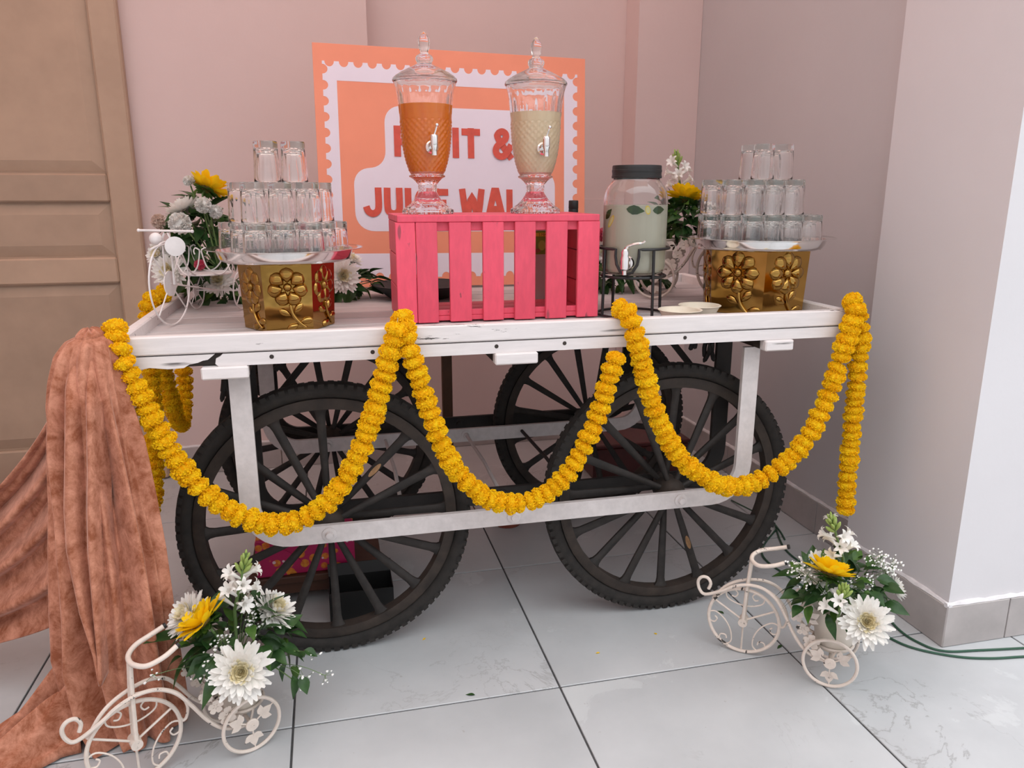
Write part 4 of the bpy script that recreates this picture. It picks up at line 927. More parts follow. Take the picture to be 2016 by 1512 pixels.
# ------------------------------------------------------------------ marigold garlands
m, n, l, b = nt('marigold_petal'); b.inputs['Roughness'].default_value = 0.65; b.inputs['Specular IOR Level'].default_value = 0.2
t = noise(n, l, 45, 3, 0.5, coords(n, l, rnd=9)); r = ramp(n, 0.30, 0.72, (0.94, 0.53, 0.004, 1), (0.98, 0.74, 0.014, 1)); l.new(t.outputs['Fac'], r.inputs['Fac']); l.new(r.outputs['Color'], b.inputs['Base Color'])
tr = n.new('ShaderNodeBsdfTranslucent'); l.new(r.outputs['Color'], tr.inputs['Color']); ms = n.new('ShaderNodeMixShader'); ms.inputs[0].default_value = 0.25
l.new(b.outputs[0], ms.inputs[1]); l.new(tr.outputs[0], ms.inputs[2]); l.new(ms.outputs[0], n['Material Output'].inputs['Surface']); M['marigold'] = m
def marigold_mesh(seed):
    rnd = random.Random(seed); mb = MB(); a, h = 0.0232, 0.0145
    mb.ball((0, 0, 0), 1.0, 14, 8, (a*0.86, a*0.86, h*0.86)); N_ = 210
    for i in range(N_):
        z = 1-2*(i+0.5)/N_; ph = i*2.39996+rnd.uniform(-0.25, 0.25); q = math.sqrt(max(0, 1-z*z))
        nrm = Vector((q*math.cos(ph)/a, q*math.sin(ph)/a, z/h)).normalized(); p = Vector((q*math.cos(ph)*a, q*math.sin(ph)*a, z*h))
        d = (nrm+Vector((rnd.uniform(-.45, .45), rnd.uniform(-.45, .45), rnd.uniform(-.45, .45)))).normalized()
        u = d.orthogonal().normalized(); u.rotate(Quaternion(d, rnd.uniform(0, 6.28))); w = d.cross(u)
        s = rnd.uniform(0.0030, 0.0046); L = rnd.uniform(0.0025, 0.0050); c = p-d*0.002
        vs = [c-u*s*0.35, c+u*s*0.35, c+u*s+d*L+w*s*0.45, c+u*s*0.2+d*(L*1.15)-w*s*0.25, c-u*s*0.5+d*L*1.1+w*s*0.4, c-u*s*1.05+d*L*0.85-w*s*0.2]
        mb.add(vs, [(0, 1, 2, 3), (0, 3, 4), (0, 4, 5)])
    return mb.mesh('marigold', M['marigold'], 0)
mari = [marigold_mesh(s) for s in range(5)]
M['thread'] = plain('cotton_thread', (0.35, 0.33, 0.22, 1), 0.8)
def garland(label, pts, step=0.0245, size=1.0, group='marigold garlands on the cart'):
    P = spline([Vector(p) for p in pts], 10); base = min(P, key=lambda q: q.z)
    t = thing('marigold_garland', label, 'garland', base, 0, group)
    MB().tube(P[::3]+[P[-1]], 0.0008, 4).build('thread', M['thread'], t)
    d = [0.0]
    for a, b_ in zip(P, P[1:]): d.append(d[-1]+(b_-a).length)
    s = 0.008; i = 0
    while s < d[-1]:
        while d[i+1] < s: i += 1
        f = (s-d[i])/(d[i+1]-d[i]); p = P[i].lerp(P[i+1], f); tg = (P[i+1]-P[i]).normalized()
        k = size*random.uniform(0.92, 1.08)
        tg = (tg+Vector((random.uniform(-.16, .16), random.uniform(-.16, .16), random.uniform(-.16, .16)))).normalized()
        Mx = Matrix.Translation(p-base+Vector((random.uniform(-.0015, .0015), random.uniform(-.0015, .0015), 0))) @ look(tg) @ Matrix.Rotation(random.random()*6.28, 4, 'Z') @ Matrix.Diagonal((k, k, k*random.uniform(0.85, 1.12), 1))
        inst('marigold', random.choice(mari), t, Mx); s += step*random.uniform(0.85, 1.2)*size
    return t
def xz(lst, y, bow=0.0): return [(x, y, z) for x, z in lst]
g1 = [(-0.408, 0.845), (-0.409, 0.806), (-0.395, 0.764), (-0.374, 0.699), (-0.352, 0.639), (-0.328, 0.582), (-0.294, 0.523), (-0.244, 0.467), (-0.185, 0.428), (-0.123, 0.415), (-0.068, 0.431), (-0.023, 0.463), (0.024, 0.524), (0.054, 0.586), (0.079, 0.653), (0.103, 0.725), (0.122, 0.791), (0.135, 0.838)]
garland('marigold swag along the cart front nearest the velvet drape', [(-0.425, 1.672, 0.859)]+xz(g1, 1.630)[1:]+[(0.140, 1.640, 0.858)])
g2 = [(0.145, 0.838), (0.160, 0.800), (0.175, 0.744), (0.195, 0.674), (0.216, 0.603), (0.248, 0.522), (0.294, 0.463), (0.347, 0.423), (0.414, 0.414), (0.475, 0.434), (0.524, 0.480), (0.561, 0.540), (0.596, 0.624), (0.618, 0.702), (0.640, 0.762)]
garland('middle marigold swag hanging below the pink crate', [(0.150, 1.668, 0.859)]+xz(g2, 1.628)[1:], 0.0245, 0.97)
g3 = [(0.672, 0.822), (0.678, 0.800), (0.694, 0.752), (0.714, 0.678), (0.743, 0.602), (0.786, 0.523), (0.843, 0.459), (0.922, 0.412), (0.999, 0.405), (1.074, 0.439), (1.134, 0.489), (1.177, 0.559), (1.205, 0.637), (1.225, 0.714), (1.244, 0.789), (1.254, 0.838)]
garland('marigold swag along the cart front nearest the column', [(0.648, 1.672, 0.858), (0.665, 1.645, 0.850)]+xz(g3, 1.628)+[(1.258, 1.650, 0.860)])
garland('marigold strand hanging straight down at the cart corner by the column', [(1.262, 1.672, 0.860), (1.278, 1.652, 0.835), (1.286, 1.640, 0.77), (1.289, 1.640, 0.66), (1.291, 1.640, 0.54), (1.294, 1.640, 0.42), (1.298, 1.640, 0.29)], 0.0245, 0.92)
garland('marigold swag on the short cart side behind the velvet drape', [(-0.458, 1.735, 0.80), (-0.463, 1.745, 0.70), (-0.464, 1.785, 0.54), (-0.464, 1.845, 0.41), (-0.463, 1.93, 0.352), (-0.463, 2.02, 0.41), (-0.463, 2.08, 0.54), (-0.463, 2.12, 0.68), (-0.460, 2.15, 0.82), (-0.440, 2.17, 0.861)])
garland('short marigold swag at the far end of the cart side', [(-0.420, 2.20, 0.860), (-0.455, 2.215, 0.835), (-0.463, 2.26, 0.70), (-0.463, 2.32, 0.54), (-0.463, 2.40, 0.445), (-0.463, 2.47, 0.43), (-0.463, 2.54, 0.50), (-0.463, 2.58, 0.64), (-0.463, 2.60, 0.80)])

# ------------------------------------------------------------------ cut flowers
M['leaf'] = petalmat('glossy_leaf', (0.045, 0.105, 0.03, 1), (0.016, 0.05, 0.013, 1), 0.18, 0.32, 40)
M['leaf2'] = petalmat('fresh_leaf', (0.09, 0.19, 0.03, 1), (0.04, 0.10, 0.02, 1), 0.25, 0.4, 40)
M['stem'] = plain('flower_stem', (0.10, 0.17, 0.05, 1), 0.5, 0, 0.2, 30)
M['white_petal'] = petalmat('white_petal', (0.94, 0.93, 0.90, 1), (0.86, 0.84, 0.79, 1), 0.30, 0.6, 50)
M['cream_petal'] = petalmat('cream_petal', (0.88, 0.83, 0.64, 1), (0.80, 0.70, 0.42, 1), 0.30, 0.6, 50)
M['yellow_petal'] = petalmat('sunflower_petal', (1.0, 0.75, 0.010, 1), (0.96, 0.61, 0.005, 1), 0.30, 0.55, 40)
M['disc'] = plain('sunflower_disc', (0.16, 0.10, 0.015, 1), 0.8, 0, 0.5, 150, bmp=0.5)
M['bud'] = petalmat('tuberose_bud', (0.42, 0.52, 0.16, 1), (0.30, 0.42, 0.10, 1), 0.25, 0.5, 50)
M['pink_petal'] = petalmat('pink_petal', (0.80, 0.16, 0.24, 1), (0.70, 0.09, 0.16, 1), 0.25, 0.55, 50)
M['blush_petal'] = petalmat('blush_petal', (0.82, 0.66, 0.58, 1), (0.70, 0.52, 0.42, 1), 0.25, 0.6, 50)
leaf_me = [leaf_mesh('leaf', M['leaf'], 0.052, 0.0175, 0.30, 0.25), leaf_mesh('leaf', M['leaf'], 0.046, 0.0165, 0.10, 0.35), leaf_mesh('leaf', M['leaf2'], 0.040, 0.0130, 0.45, 0.20), leaf_mesh('leaf', M['leaf'], 0.062, 0.0150, 0.55, 0.15)]
def ray_flower(name, rings, mat, seed, ns=5, cup=0.3):
    """petals in rings: (count, length, width, elevation deg, inner radius, start height)"""
    rnd = random.Random(seed); mb = MB()
    for (cnt, L, W, el, r0, h0) in rings:
        for k in range(cnt):
            an = 2*PI*(k+rnd.uniform(-.25, .25))/cnt+rnd.random()*0.2; e = math.radians(el+rnd.uniform(-9, 9)); l_ = L*rnd.uniform(0.86, 1.1); tw = rnd.uniform(-.35, .35)
            vs = []
            for i in range(ns+1):
                t = i/ns; w = W*(0.45+0.75*math.sin(PI*(0.12+0.80*t)))*(1 if t < 0.99 else 0.55); ee = e+cup*(t-0.3)
                x = r0+l_*t*math.cos(ee); z = h0+l_*t*math.sin(ee)
                for s in (-1, 0, 1): vs.append((x, s*w, z+(0.35*w if s else 0)+s*tw*w*0.5*t))
            mb.add(vs, [(i*3+q, i*3+q+1, i*3+4+q, i*3+3+q) for i in range(ns) for q in (0, 1)], Matrix.Rotation(an, 4, 'Z'))
    return mb.mesh(name, mat, 180)
chr_me = ray_flower('petals', [(26, 0.044, 0.0048, -4, 0.010, 0.0), (24, 0.041, 0.0046, 10, 0.009, 0.002), (22, 0.035, 0.0042, 26, 0.007, 0.004), (18, 0.028, 0.0038, 42, 0.005, 0.005)], M['white_petal'], 3)
chr_in = ray_flower('inner_petals', [(20, 0.026, 0.0034, 38, 0.004, 0.005), (18, 0.021, 0.0033, 46, 0.003, 0.008), (16, 0.016, 0.0032, 54, 0.002, 0.011), (12, 0.011, 0.0030, 60, 0.001, 0.0140), (8, 0.007, 0.0026, 66, 0.0, 0.0165)], M['cream_petal'], 4, 4, 0.35)
sun_me = ray_flower('petals', [(17, 0.042, 0.0082, 14, 0.014, 0.0), (15, 0.039, 0.0076, 34, 0.013, 0.003), (10, 0.032, 0.0066, 50, 0.012, 0.004)], M['yellow_petal'], 5, 5, 0.1)
sep_me = ray_flower('sepals', [(14, 0.026, 0.0060, -20, 0.008, -0.004), (10, 0.020, 0.0055, -35, 0.006, -0.008)], M['leaf2'], 6, 4, 0.3)
disc_me = MB().lathe([(0, -0.010), (0.010, -0.008), (0.0165, 0.0), (0.0160, 0.004), (0.010, 0.0065), (0, 0.005)], 24).mesh('disc', M['disc'], 60)
def carn_mesh(seed, mat):
    rnd = random.Random(seed); mb = MB(); mb.ball((0, 0, 0), 0.016, 10, 6)
    for i in range(70):
        z = 1-1.6*(i+0.5)/70; ph = i*2.4; q = math.sqrt(max(0, 1-z*z)); d = Vector((q*math.cos(ph), q*math.sin(ph), z)); d = (d+Vector([rnd.uniform(-.3, .3) for _ in range(3)])).normalized()
        u = d.orthogonal().normalized(); u.rotate(Quaternion(d, rnd.uniform(0, 6.28))); w = d.cross(u); vs = []
        for k in range(7):
            s = -1+2*k/6; top = d*(0.0235+rnd.uniform(-.002, .002))+u*s*0.0085+w*(0.0022 if k % 2 else -0.0022); vs += [d*0.012+u*s*0.003, top]
        mb.add(vs, [(2*k, 2*k+2, 2*k+3, 2*k+1) for k in range(6)])
    return mb.mesh('petals', mat, 180)
carn_me, blush_me, rose_me = carn_mesh(1, M['white_petal']), carn_mesh(2, M['blush_petal']), carn_mesh(3, M['pink_petal'])
# tuberose floret: waxy trumpet with six lobes, along +z
fl = MB(); fl.lathe([(0.0022, 0), (0.0030, 0.010), (0.0042, 0.022), (0.0052, 0.027)], 8)
for k in range(6):
    a = k*PI/3; R = Matrix.Rotation(a, 4, 'Z'); vs = []
    for i in range(5):
        t = i/4; w = 0.0044*math.sin(PI*(0.22+0.72*t)); x = 0.0045+0.013*t*(0.75+0.25*t); z = 0.0265+0.0085*math.sin(t*2.2)
        for s in (-1, 0, 1): vs.append((x, s*w, z+abs(s)*w*0.35))
    fl.add(vs, [(i*3+q, i*3+q+1, i*3+4+q, i*3+3+q) for i in range(4) for q in (0, 1)], R)
floret_me = fl.mesh('floret', M['white_petal'], 180)
bud_me = MB().lathe([(0.0016, 0), (0.0034, 0.006), (0.0048, 0.014), (0.0046, 0.020), (0.0026, 0.027), (0, 0.030)], 8).mesh('bud', M['bud'], 180)
def head_mat(p, d, s, spin=0.0): return Matrix.Translation(p) @ look(d) @ Matrix.Rotation(spin, 4, 'Z') @ Matrix.Scale(s, 4)
def stem_to(t, p, d, root, r=0.0022):
    p, root = Vector(p), Vector(root); MB().tube(spline([p-Vector(d)*0.004, p-Vector(d)*0.03, root.lerp(p, 0.35), root], 4), r, 6).build('stem', M['stem'], t)
def bloom(name, kind, p, d, s, label, group, root=None, cat='flower'):
    p = Vector(p); d = Vector(d).normalized(); t = thing(name, label, cat, p, 0, group); Mx = head_mat(Vector((0, 0, 0)), d, s, random.random()*6)
    for nm, me in {'chrys': (('petals', chr_me), ('inner_petals', chr_in)), 'sun': (('petals', sun_me), ('disc', disc_me), ('sepals', sep_me)), 'carn': (('petals', carn_me),), 'blush': (('petals', blush_me),), 'rose': (('petals', rose_me),)}[kind]:
        inst(nm, me, t, Mx)
    if root is not None: stem_to(t, p, d, root)
    return t
def tuberose(p0, p1, label, group, nfl=9, seed=0, root=None, nbud=12):
    """spike from p0 (lowest floret) to p1 (tip of the bud cluster)"""
    rnd = random.Random(seed); p0, p1 = Vector(p0), Vector(p1); ax = (p1-p0).normalized(); L = (p1-p0).length; t = thing('tuberose', label, 'flower', p0, 0, group)
    MB().tube([Vector(root) if root else p0-ax*0.05, p0, p1-ax*0.012], [0.0038, 0.0036, 0.0026], 8).build('stem', M['stem'], t)
    u = ax.orthogonal().normalized()
    for k in range(nfl):
        a = k*2.4+rnd.uniform(-.3, .3); q = u.copy(); q.rotate(Quaternion(ax, a)); h = L*0.62*k/nfl; d = (q*0.85+ax*rnd.uniform(0.35, 0.7)).normalized()
        inst('floret', floret_me, t, head_mat(p0-p0+ax*h+q*0.002, d, rnd.uniform(0.95, 1.15), rnd.random()*6))
    for k in range(nbud):
        f = k/nbud; a = k*2.4; q = u.copy(); q.rotate(Quaternion(ax, a)); d = (q*lerp(0.75, 0.12, f)+ax).normalized()
        inst('bud', bud_me, t, head_mat(ax*(L*lerp(0.55, 0.86, f))+q*0.002, d, lerp(1.0, 0.55, f)))
    return t
def leaf_at(t, p, d, s, spin=0.0, k=None):
    o0 = Vector(t.location); d = Vector(d).normalized(); yv = d; up = Vector((0, 0, 1)); xv = yv.cross(up)
    xv = xv.normalized() if xv.length > 1e-3 else Vector((1, 0, 0)); zv = xv.cross(yv)
    R = Matrix(((xv.x, yv.x, zv.x, 0), (xv.y, yv.y, zv.y, 0), (xv.z, yv.z, zv.z, 0), (0, 0, 0, 1)))
    inst('leaf', leaf_me[random.randrange(4) if k is None else k], t, Matrix.Translation(Vector(p)-o0) @ R @ Matrix.Rotation(spin, 4, 'Y') @ Matrix.Scale(s, 4))
def foliage(label, c, rx, ry, rz, count, seed, root, group='greenery', s=(0.8, 1.15), zmin=-0.3, twigs=8):
    """leafy greenery around a centre: leaves pointing outwards, carried by twigs"""
    rnd = random.Random(seed); c = Vector(c); t = thing('leafy_stems', label, 'foliage', root, 0, group); mb = MB()
    for i in range(count):
        while True:
            v = Vector((rnd.uniform(-1, 1), rnd.uniform(-1, 1), rnd.uniform(zmin, 1)))
            if 0.25 < v.length < 1: break
        p = c+Vector((v.x*rx, v.y*ry, v.z*rz)); d = (v.normalized()+Vector((rnd.uniform(-.6, .6), rnd.uniform(-.6, .6), rnd.uniform(-.7, .3))))
        leaf_at(t, p, d, rnd.uniform(*s), rnd.uniform(-.7, .7), rnd.randrange(4))
        if i % max(1, count//twigs) == 0: mb.tube(spline([Vector(root), Vector(root).lerp(p, 0.5)+Vector((0, 0, 0.012)), p+d.normalized()*0.01], 4), 0.0014, 5)
    mb.build('twigs', M['stem'], t)
    return t
M['breath'] = plain('tiny_white_blossom', (0.86, 0.85, 0.82, 1), 0.7)
def breath(label, pts, root, seed, dens=22, spread=0.022, group="baby's breath sprays"):
    rnd = random.Random(seed); t = thing('gypsophila_spray', label, 'flower', root, 0, group); st_, bl = MB(), MB()
    for p in pts:
        p = Vector(p); st_.tube(spline([Vector(root), Vector(root).lerp(p, 0.6)+Vector((0, 0, 0.01)), p], 4), 0.0009, 4)
        for k in range(dens):
            q = p+Vector((rnd.gauss(0, spread*.6), rnd.gauss(0, spread*.6), rnd.gauss(0, spread*.6))); st_.tube([p, q], 0.0004, 3); r_ = rnd.uniform(0.0016, 0.0030)
            bl.ball(q, r_, 6, 4); bl.ball(q+Vector((r_*.7, 0, r_*.4)), r_*.7, 5, 3)
    st_.build('twigs', M['stem'], t); o = bl.build('blossoms', M['breath'], t, 180); o['kind'] = 'stuff'
    return t
def bucket_top(t, dz=0.0):
    a = t.rotation_euler.z; return Vector(t.location)+Vector((0.234*TS*math.cos(a), 0.234*TS*math.sin(a), 0.19*TS+dz))
# arrangement in the tricycle beside the drape
GA = 'blooms in the tricycle beside the drape'; rA = bucket_top(trA)
bloom('chrysanthemum', 'chrys', at(474, 1322, 1.375), (0.12, -0.85, 0.48), 1.12, 'big white chrysanthemum facing out low over the tricycle beside the drape', GA, rA)
bloom('chrysanthemum', 'chrys', at(372, 1213, 1.50), (-0.62, -0.35, 0.70), 0.95, 'white chrysanthemum behind the sunflower in the tricycle beside the drape', GA, rA)
bloom('chrysanthemum', 'chrys', at(538, 1203, 1.52), (0.60, -0.15, 0.72), 1.0, 'white chrysanthemum in front of the cart wheel', GA, rA)
bloom('sunflower', 'sun', at(400, 1226, 1.455), (-0.62, 0.10, 0.78), 1.05, 'yellow sunflower in the tricycle beside the drape', GA, rA)
tuberose(at(462, 1200, 1.50), at(488, 1078, 1.50), 'tuberose spike rising above the tricycle beside the drape', GA, 11, 1, rA)
foliage('dark leafy greenery spilling from the tricycle beside the drape', rA+V(0, 0, 0.055), 0.110, 0.080, 0.080, 120, 5, rA, s=(0.75, 1.1))
fo = foliage('trailing green vine hanging off the tricycle beside the drape', at(575, 1290, 1.47), 0.03, 0.02, 0.06, 12, 9, rA+V(0.02, 0, 0), s=(0.6, 0.9), zmin=-1, twigs=4)
breath("baby's breath over the sunflower side of the tricycle beside the drape", [at(425, 1290, 1.43), at(405, 1325, 1.42), at(440, 1262, 1.45)], rA, 3, 16, 0.02)
breath("baby's breath beside the white bloom in front of the cart wheel", [at(495, 1210, 1.50), at(480, 1185, 1.51), at(500, 1235, 1.49)], rA, 4, 18, 0.02)
breath("loose baby's breath sprig reaching out over the floor tiles", [at(640, 1330, 1.46), at(620, 1290, 1.47), at(600, 1335, 1.46)], rA+V(0.05, 0, 0), 6, 7, 0.014)
breath("tiny baby's breath sprig by the handlebar beside the drape", [at(300, 1330, 1.44)], rA, 7, 8, 0.012)
# arrangement in the tricycle by the column
GB = 'blooms in the tricycle by the column'; rB = bucket_top(trB)
bloom('chrysanthemum', 'chrys', at(1706, 1224, 1.262), (-0.50, -0.72, 0.48), 1.05, 'big white chrysanthemum facing out low over the tricycle by the column', GB, rB)
bloom('chrysanthemum', 'chrys', at(1612, 1122, 1.42), (-0.25, -0.45, 0.80), 0.90, 'white chrysanthemum behind the sunflower by the column', GB, rB)
bloom('chrysanthemum', 'chrys', at(1762, 1158, 1.38), (0.85, -0.25, 0.30), 0.60, 'small white chrysanthemum sticking out towards the column', GB, rB)
bloom('sunflower', 'sun', at(1634, 1130, 1.345), (0.38, 0.28, 0.85), 1.05, 'yellow sunflower in the tricycle by the column', GB, rB)
tuberose(at(1660, 1100, 1.38), at(1632, 1006, 1.38), 'tuberose spike reaching up to the hanging marigold strand', GB, 9, 2, rB, 14)
tuberose(at(1650, 1215, 1.30), at(1664, 1150, 1.295), 'short tuberose spike in bud low in the tricycle by the column', GB, 5, 8, rB+V(0, -0.02, -0.02), 14)
foliage('dark leafy greenery spilling from the tricycle by the column', rB+V(0.0, 0, 0.05), 0.110, 0.085, 0.080, 125, 15, rB, s=(0.7, 1.05))
breath("thick cloud of baby's breath leaning towards the column", [at(1722, 1110, 1.40), at(1745, 1130, 1.39), at(1700, 1145, 1.37), at(1735, 1095, 1.40), at(1755, 1115, 1.40)], rB, 13, 34, 0.022)
breath("baby's breath beside the handlebar by the column", [at(1565, 1118, 1.40), at(1590, 1135, 1.38)], rB, 14, 26, 0.018)
# arrangement in the tricycle behind the jar
GC = 'blooms in the tricycle behind the lemonade jar'; rC = bucket_top(trC)
bloom('sunflower', 'sun', at(1348, 392, 2.17), (0.30, 0.30, 0.87), 1.05, 'yellow sunflower behind the lemonade jar', GC, rC)
tuberose(at(1340, 375, 2.20), at(1330, 290, 2.20), 'tuberose spike standing up beside the lemonade jar lid', GC, 10, 4, rC, 12)
foliage('dense leafy greenery in the tricycle behind the lemonade jar', at(1346, 438, 2.19), 0.075, 0.060, 0.080, 150, 25, rC, s=(0.75, 1.05))
tuberose(at(1378, 415, 2.16), at(1405, 392, 2.16), 'lone tuberose stem poking out beside the larger pyramid', GC, 3, 5, rC, 0)
foliage('low dark greenery lying on the deck behind the jar stand', V(0.93, 2.37, ZD+0.045), 0.17, 0.08, 0.055, 130, 27, V(0.93, 2.37, ZD+0.004), s=(0.8, 1.15), zmin=-0.6)
bloom('rose', 'rose', at(1187, 462, 2.20), (-0.3, -0.8, 0.3), 0.85, 'pink rose between the crate and the lemonade jar', 'blooms lying at the back of the deck', V(0.80, 2.36, ZD+0.02))
bloom('chrysanthemum', 'chrys', at(1187, 496, 2.22), (-0.2, -0.9, 0.2), 0.62, 'white chrysanthemum between the crate and the lemonade jar', 'blooms lying at the back of the deck', V(0.80, 2.36, ZD+0.01))
# arrangement on the wire tricycle
GD = 'blooms on the wire tricycle'; rD = V(-0.29, 2.24, ZD+0.11)
bloom('sunflower', 'sun', at(408, 372, 2.22), (0.40, 0.38, 0.80), 1.05, 'yellow sunflower beside the smaller tumbler pyramid', GD, rD)
bloom('chrysanthemum', 'chrys', at(362, 415, 2.22), (-0.45, 0.25, 0.85), 0.95, 'dusty white chrysanthemum seen from behind above the wire tricycle', GD, rD)
bloom('carnation', 'carn', at(354, 440, 2.15), (-0.15, -0.9, 0.25), 1.15, 'large white carnation above the headlamp of the wire tricycle', GD, rD)
bloom('pompom_chrysanthemum', 'carn', at(400, 404, 2.17), (0.1, -0.7, 0.5), 0.85, 'small white pompom bloom below the sunflower', GD, rD)
bloom('pompom_chrysanthemum', 'carn', at(424, 417, 2.18), (0.4, -0.6, 0.4), 0.75, 'small white pompom bloom touching the smaller tumbler pyramid', GD, rD)
bloom('pompom_chrysanthemum', 'blush', at(313, 436, 2.20), (-0.7, -0.5, 0.3), 0.80, 'blush pompom bloom sticking out towards the door', GD, rD)
bloom('daisy', 'carn', at(372, 357, 2.22), (-0.2, -0.2, 0.9), 0.62, 'tiny cream daisy on a bare stem beside the sunflower', GD, rD)
bloom('chrysanthemum', 'chrys', at(335, 535, 2.22), (-0.3, -0.9, 0.25), 0.92, 'white chrysanthemum seen through the front wheel of the wire tricycle', GD, rD)
bloom('chrysanthemum', 'chrys', at(315, 500, 2.28), (-0.6, -0.7, 0.35), 0.80, 'white chrysanthemum behind the bell of the wire tricycle', GD, rD)
bloom('chrysanthemum', 'chrys', at(430, 553, 2.28), (0.0, -0.9, 0.35), 0.85, 'white chrysanthemum under the basket of the wire tricycle', GD, rD)
bloom('rose', 'rose', at(393, 521, 2.20), (0.0, -0.9, 0.3), 0.60, 'pink rosebud behind the wire tricycle basket', GD, rD)
foliage('leafy greenery behind the wire tricycle', at(402, 458, 2.28), 0.080, 0.055, 0.105, 190, 35, V(-0.285, 2.25, ZD+0.11), s=(0.8, 1.2), zmin=-1)
foliage('low greenery lying on the deck behind the wire tricycle', V(-0.30, 2.40, ZD+0.05), 0.11, 0.08, 0.07, 100, 36, V(-0.30, 2.40, ZD+0.004), s=(0.8, 1.1), zmin=-0.6)
foliage('low greenery lying on the deck behind the smaller gold stand', V(0.05, 2.38, ZD+0.04), 0.095, 0.06, 0.055, 80, 37, V(0.05, 2.38, ZD+0.004), s=(0.8, 1.1), zmin=-0.6)
bloom('chrysanthemum', 'chrys', at(674, 543, 2.24), (0.25, -0.9, 0.15), 0.98, 'white chrysanthemum between the smaller gold stand and the crate', 'blooms lying at the back of the deck', V(0.07, 2.38, ZD+0.01))
bloom('chrysanthemum', 'chrys', at(690, 513, 2.36), (0.3, -0.3, 0.8), 0.70, 'dusty chrysanthemum against the sign beside the smaller steel tray', 'blooms lying at the back of the deck', V(0.07, 2.40, ZD+0.01))
# ------------------------------------------------------------------ velvet drape
m, n, l, b = nt('dusty_rose_velvet'); b.inputs['Roughness'].default_value = 0.85; b.inputs['Sheen Weight'].default_value = 0.55; b.inputs['Sheen Roughness'].default_value = 0.35; b.inputs['Sheen Tint'].default_value = (1.0, 0.72, 0.62, 1)
b.inputs['Specular IOR Level'].default_value = 0.15
v = coords(n, l, (1, 1, 0.85)); t1 = noise(n, l, 26, 10, 0.76, v, 0.35); r1 = ramp(n, 0.38, 0.62, (0.27, 0.088, 0.043, 1), (0.57, 0.26, 0.17, 1)); l.new(t1.outputs['Fac'], r1.inputs['Fac']); l.new(r1.outputs['Color'], b.inputs['Base Color'])
bump(n, l, noise(n, l, 40, 4, 0.6, v).outputs['Fac'], b, 0.15, 0.004); M['velvet'] = m
drape = thing('velvet_drape', 'dusty rose velvet drape tied at the cart corner and falling to the floor', 'drape', (-0.49, 1.60, 0))
def grid_mesh(fn, nu, nv, closed=False):
    mb = MB(); vs = [fn(i/nu, j/nv) for j in range(nv+1) for i in range(nu+(0 if closed else 1))]; w = nu if closed else nu+1
    fs = [(j*w+i, j*w+(i+1) % w, (j+1)*w+(i+1) % w, (j+1)*w+i) for j in range(nv) for i in range(nu)]
    return mb.add(vs, fs)
# the bundle: measured outline (height, left x px, right x px) turned into a pleated tube
prof = []
for py, xl, xr_, Y in ((662, 150, 205, 1.645), (672, 128, 220, 1.635), (700, 108, 228, 1.625), (750, 98, 238, 1.615), (800, 95, 248, 1.610), (900, 104, 270, 1.60), (1000, 112, 292, 1.585), (1100, 114, 312, 1.57), (1200, 116, 328, 1.555), (1300, 118, 342, 1.560), (1400, 150, 352, 1.558), (1462, 190, 352, 1.555)):
    a, c = at(xl, py, Y), at(xr_, py, Y); prof.append((a.z, (a.x+c.x)/2, (c.x-a.x)/2, Y))
ztop, zbot = prof[0][0], 0.006
zt = [(-p[0], p[1]) for p in prof]; zw = [(-p[0], p[2]) for p in prof]; zy = [(-p[0], p[3]) for p in prof]
def bundle(u, v):
    z = lerp(ztop, zbot, v); cx, hw, cy = interp(zt, -z), interp(zw, -z), interp(zy, -z); a = 2*PI*u
    f = min(1, v*3.5+0.10)
    fold = f*(0.17*math.sin(8*a+1.2*math.sin(v*3.1)+0.6)+0.11*math.sin(13*a-2.2*v+1.1)+0.04*math.sin(23*a+3.0*v))
    r = 1.0+fold; dp = lerp(0.045, 0.055, v)
    return V(cx+hw*0.97*r*math.cos(a), cy+dp*(1+lerp(2.8, 1.8, v)*fold)*math.sin(a), z+(0.012*math.sin(5*a+1) if v > 0.97 else 0)*0+0.0)
grid_mesh(bundle, 300, 120, True).build('hanging_fall', M['velvet'], drape, 180)
top = MB(); c0 = bundle(0, 0)                            # crown of the gathered knot
def crown(u, v):
    a = 2*PI*u; e = bundle(u, 0); cc = V(interp(zt, -ztop), interp(zy, -ztop), ztop); s = math.cos(v*PI/2); return cc+(e-cc)*s+V(0, 0, 0.014*math.sin(v*PI/2)+0.006*math.sin(9*a)*s*(1-s)*2)
grid_mesh(crown, 300, 12, True).build('gathered_knot', M['velvet'], drape, 180)
# outer layer: a front panel whose edge runs diagonally, giving the long hem line
def panel(u, v):
    py = lerp(664, 1335, v); xl = interp([(0, 158), (0.06, 130), (0.15, 116), (0.5, 112), (0.62, 118), (0.80, 150), (0.92, 185), (1, 200)], v); xr2 = interp([(0, 196), (0.4, 210), (0.8, 212), (1, 206)], v)
    Y = interp([(0, 1.640), (0.08, 1.60), (0.2, 1.560), (1, 1.480)], v); fold = math.sin(u*PI*4.2+0.8*v+0.4)*0.017*min(1, v*4+0.25)+math.sin(u*PI*7+2*v)*0.004
    p = at(lerp(xl, xr2, u), py, Y); return p+V(0, fold+0.03*(2*u-1)**2-0.012, 0)
pm = grid_mesh(panel, 50, 90); o = pm.build('front_panel', M['velvet'], drape, 180); sm = o.modifiers.new('thickness', 'SOLIDIFY'); sm.thickness = 0.003; sm.offset = 1
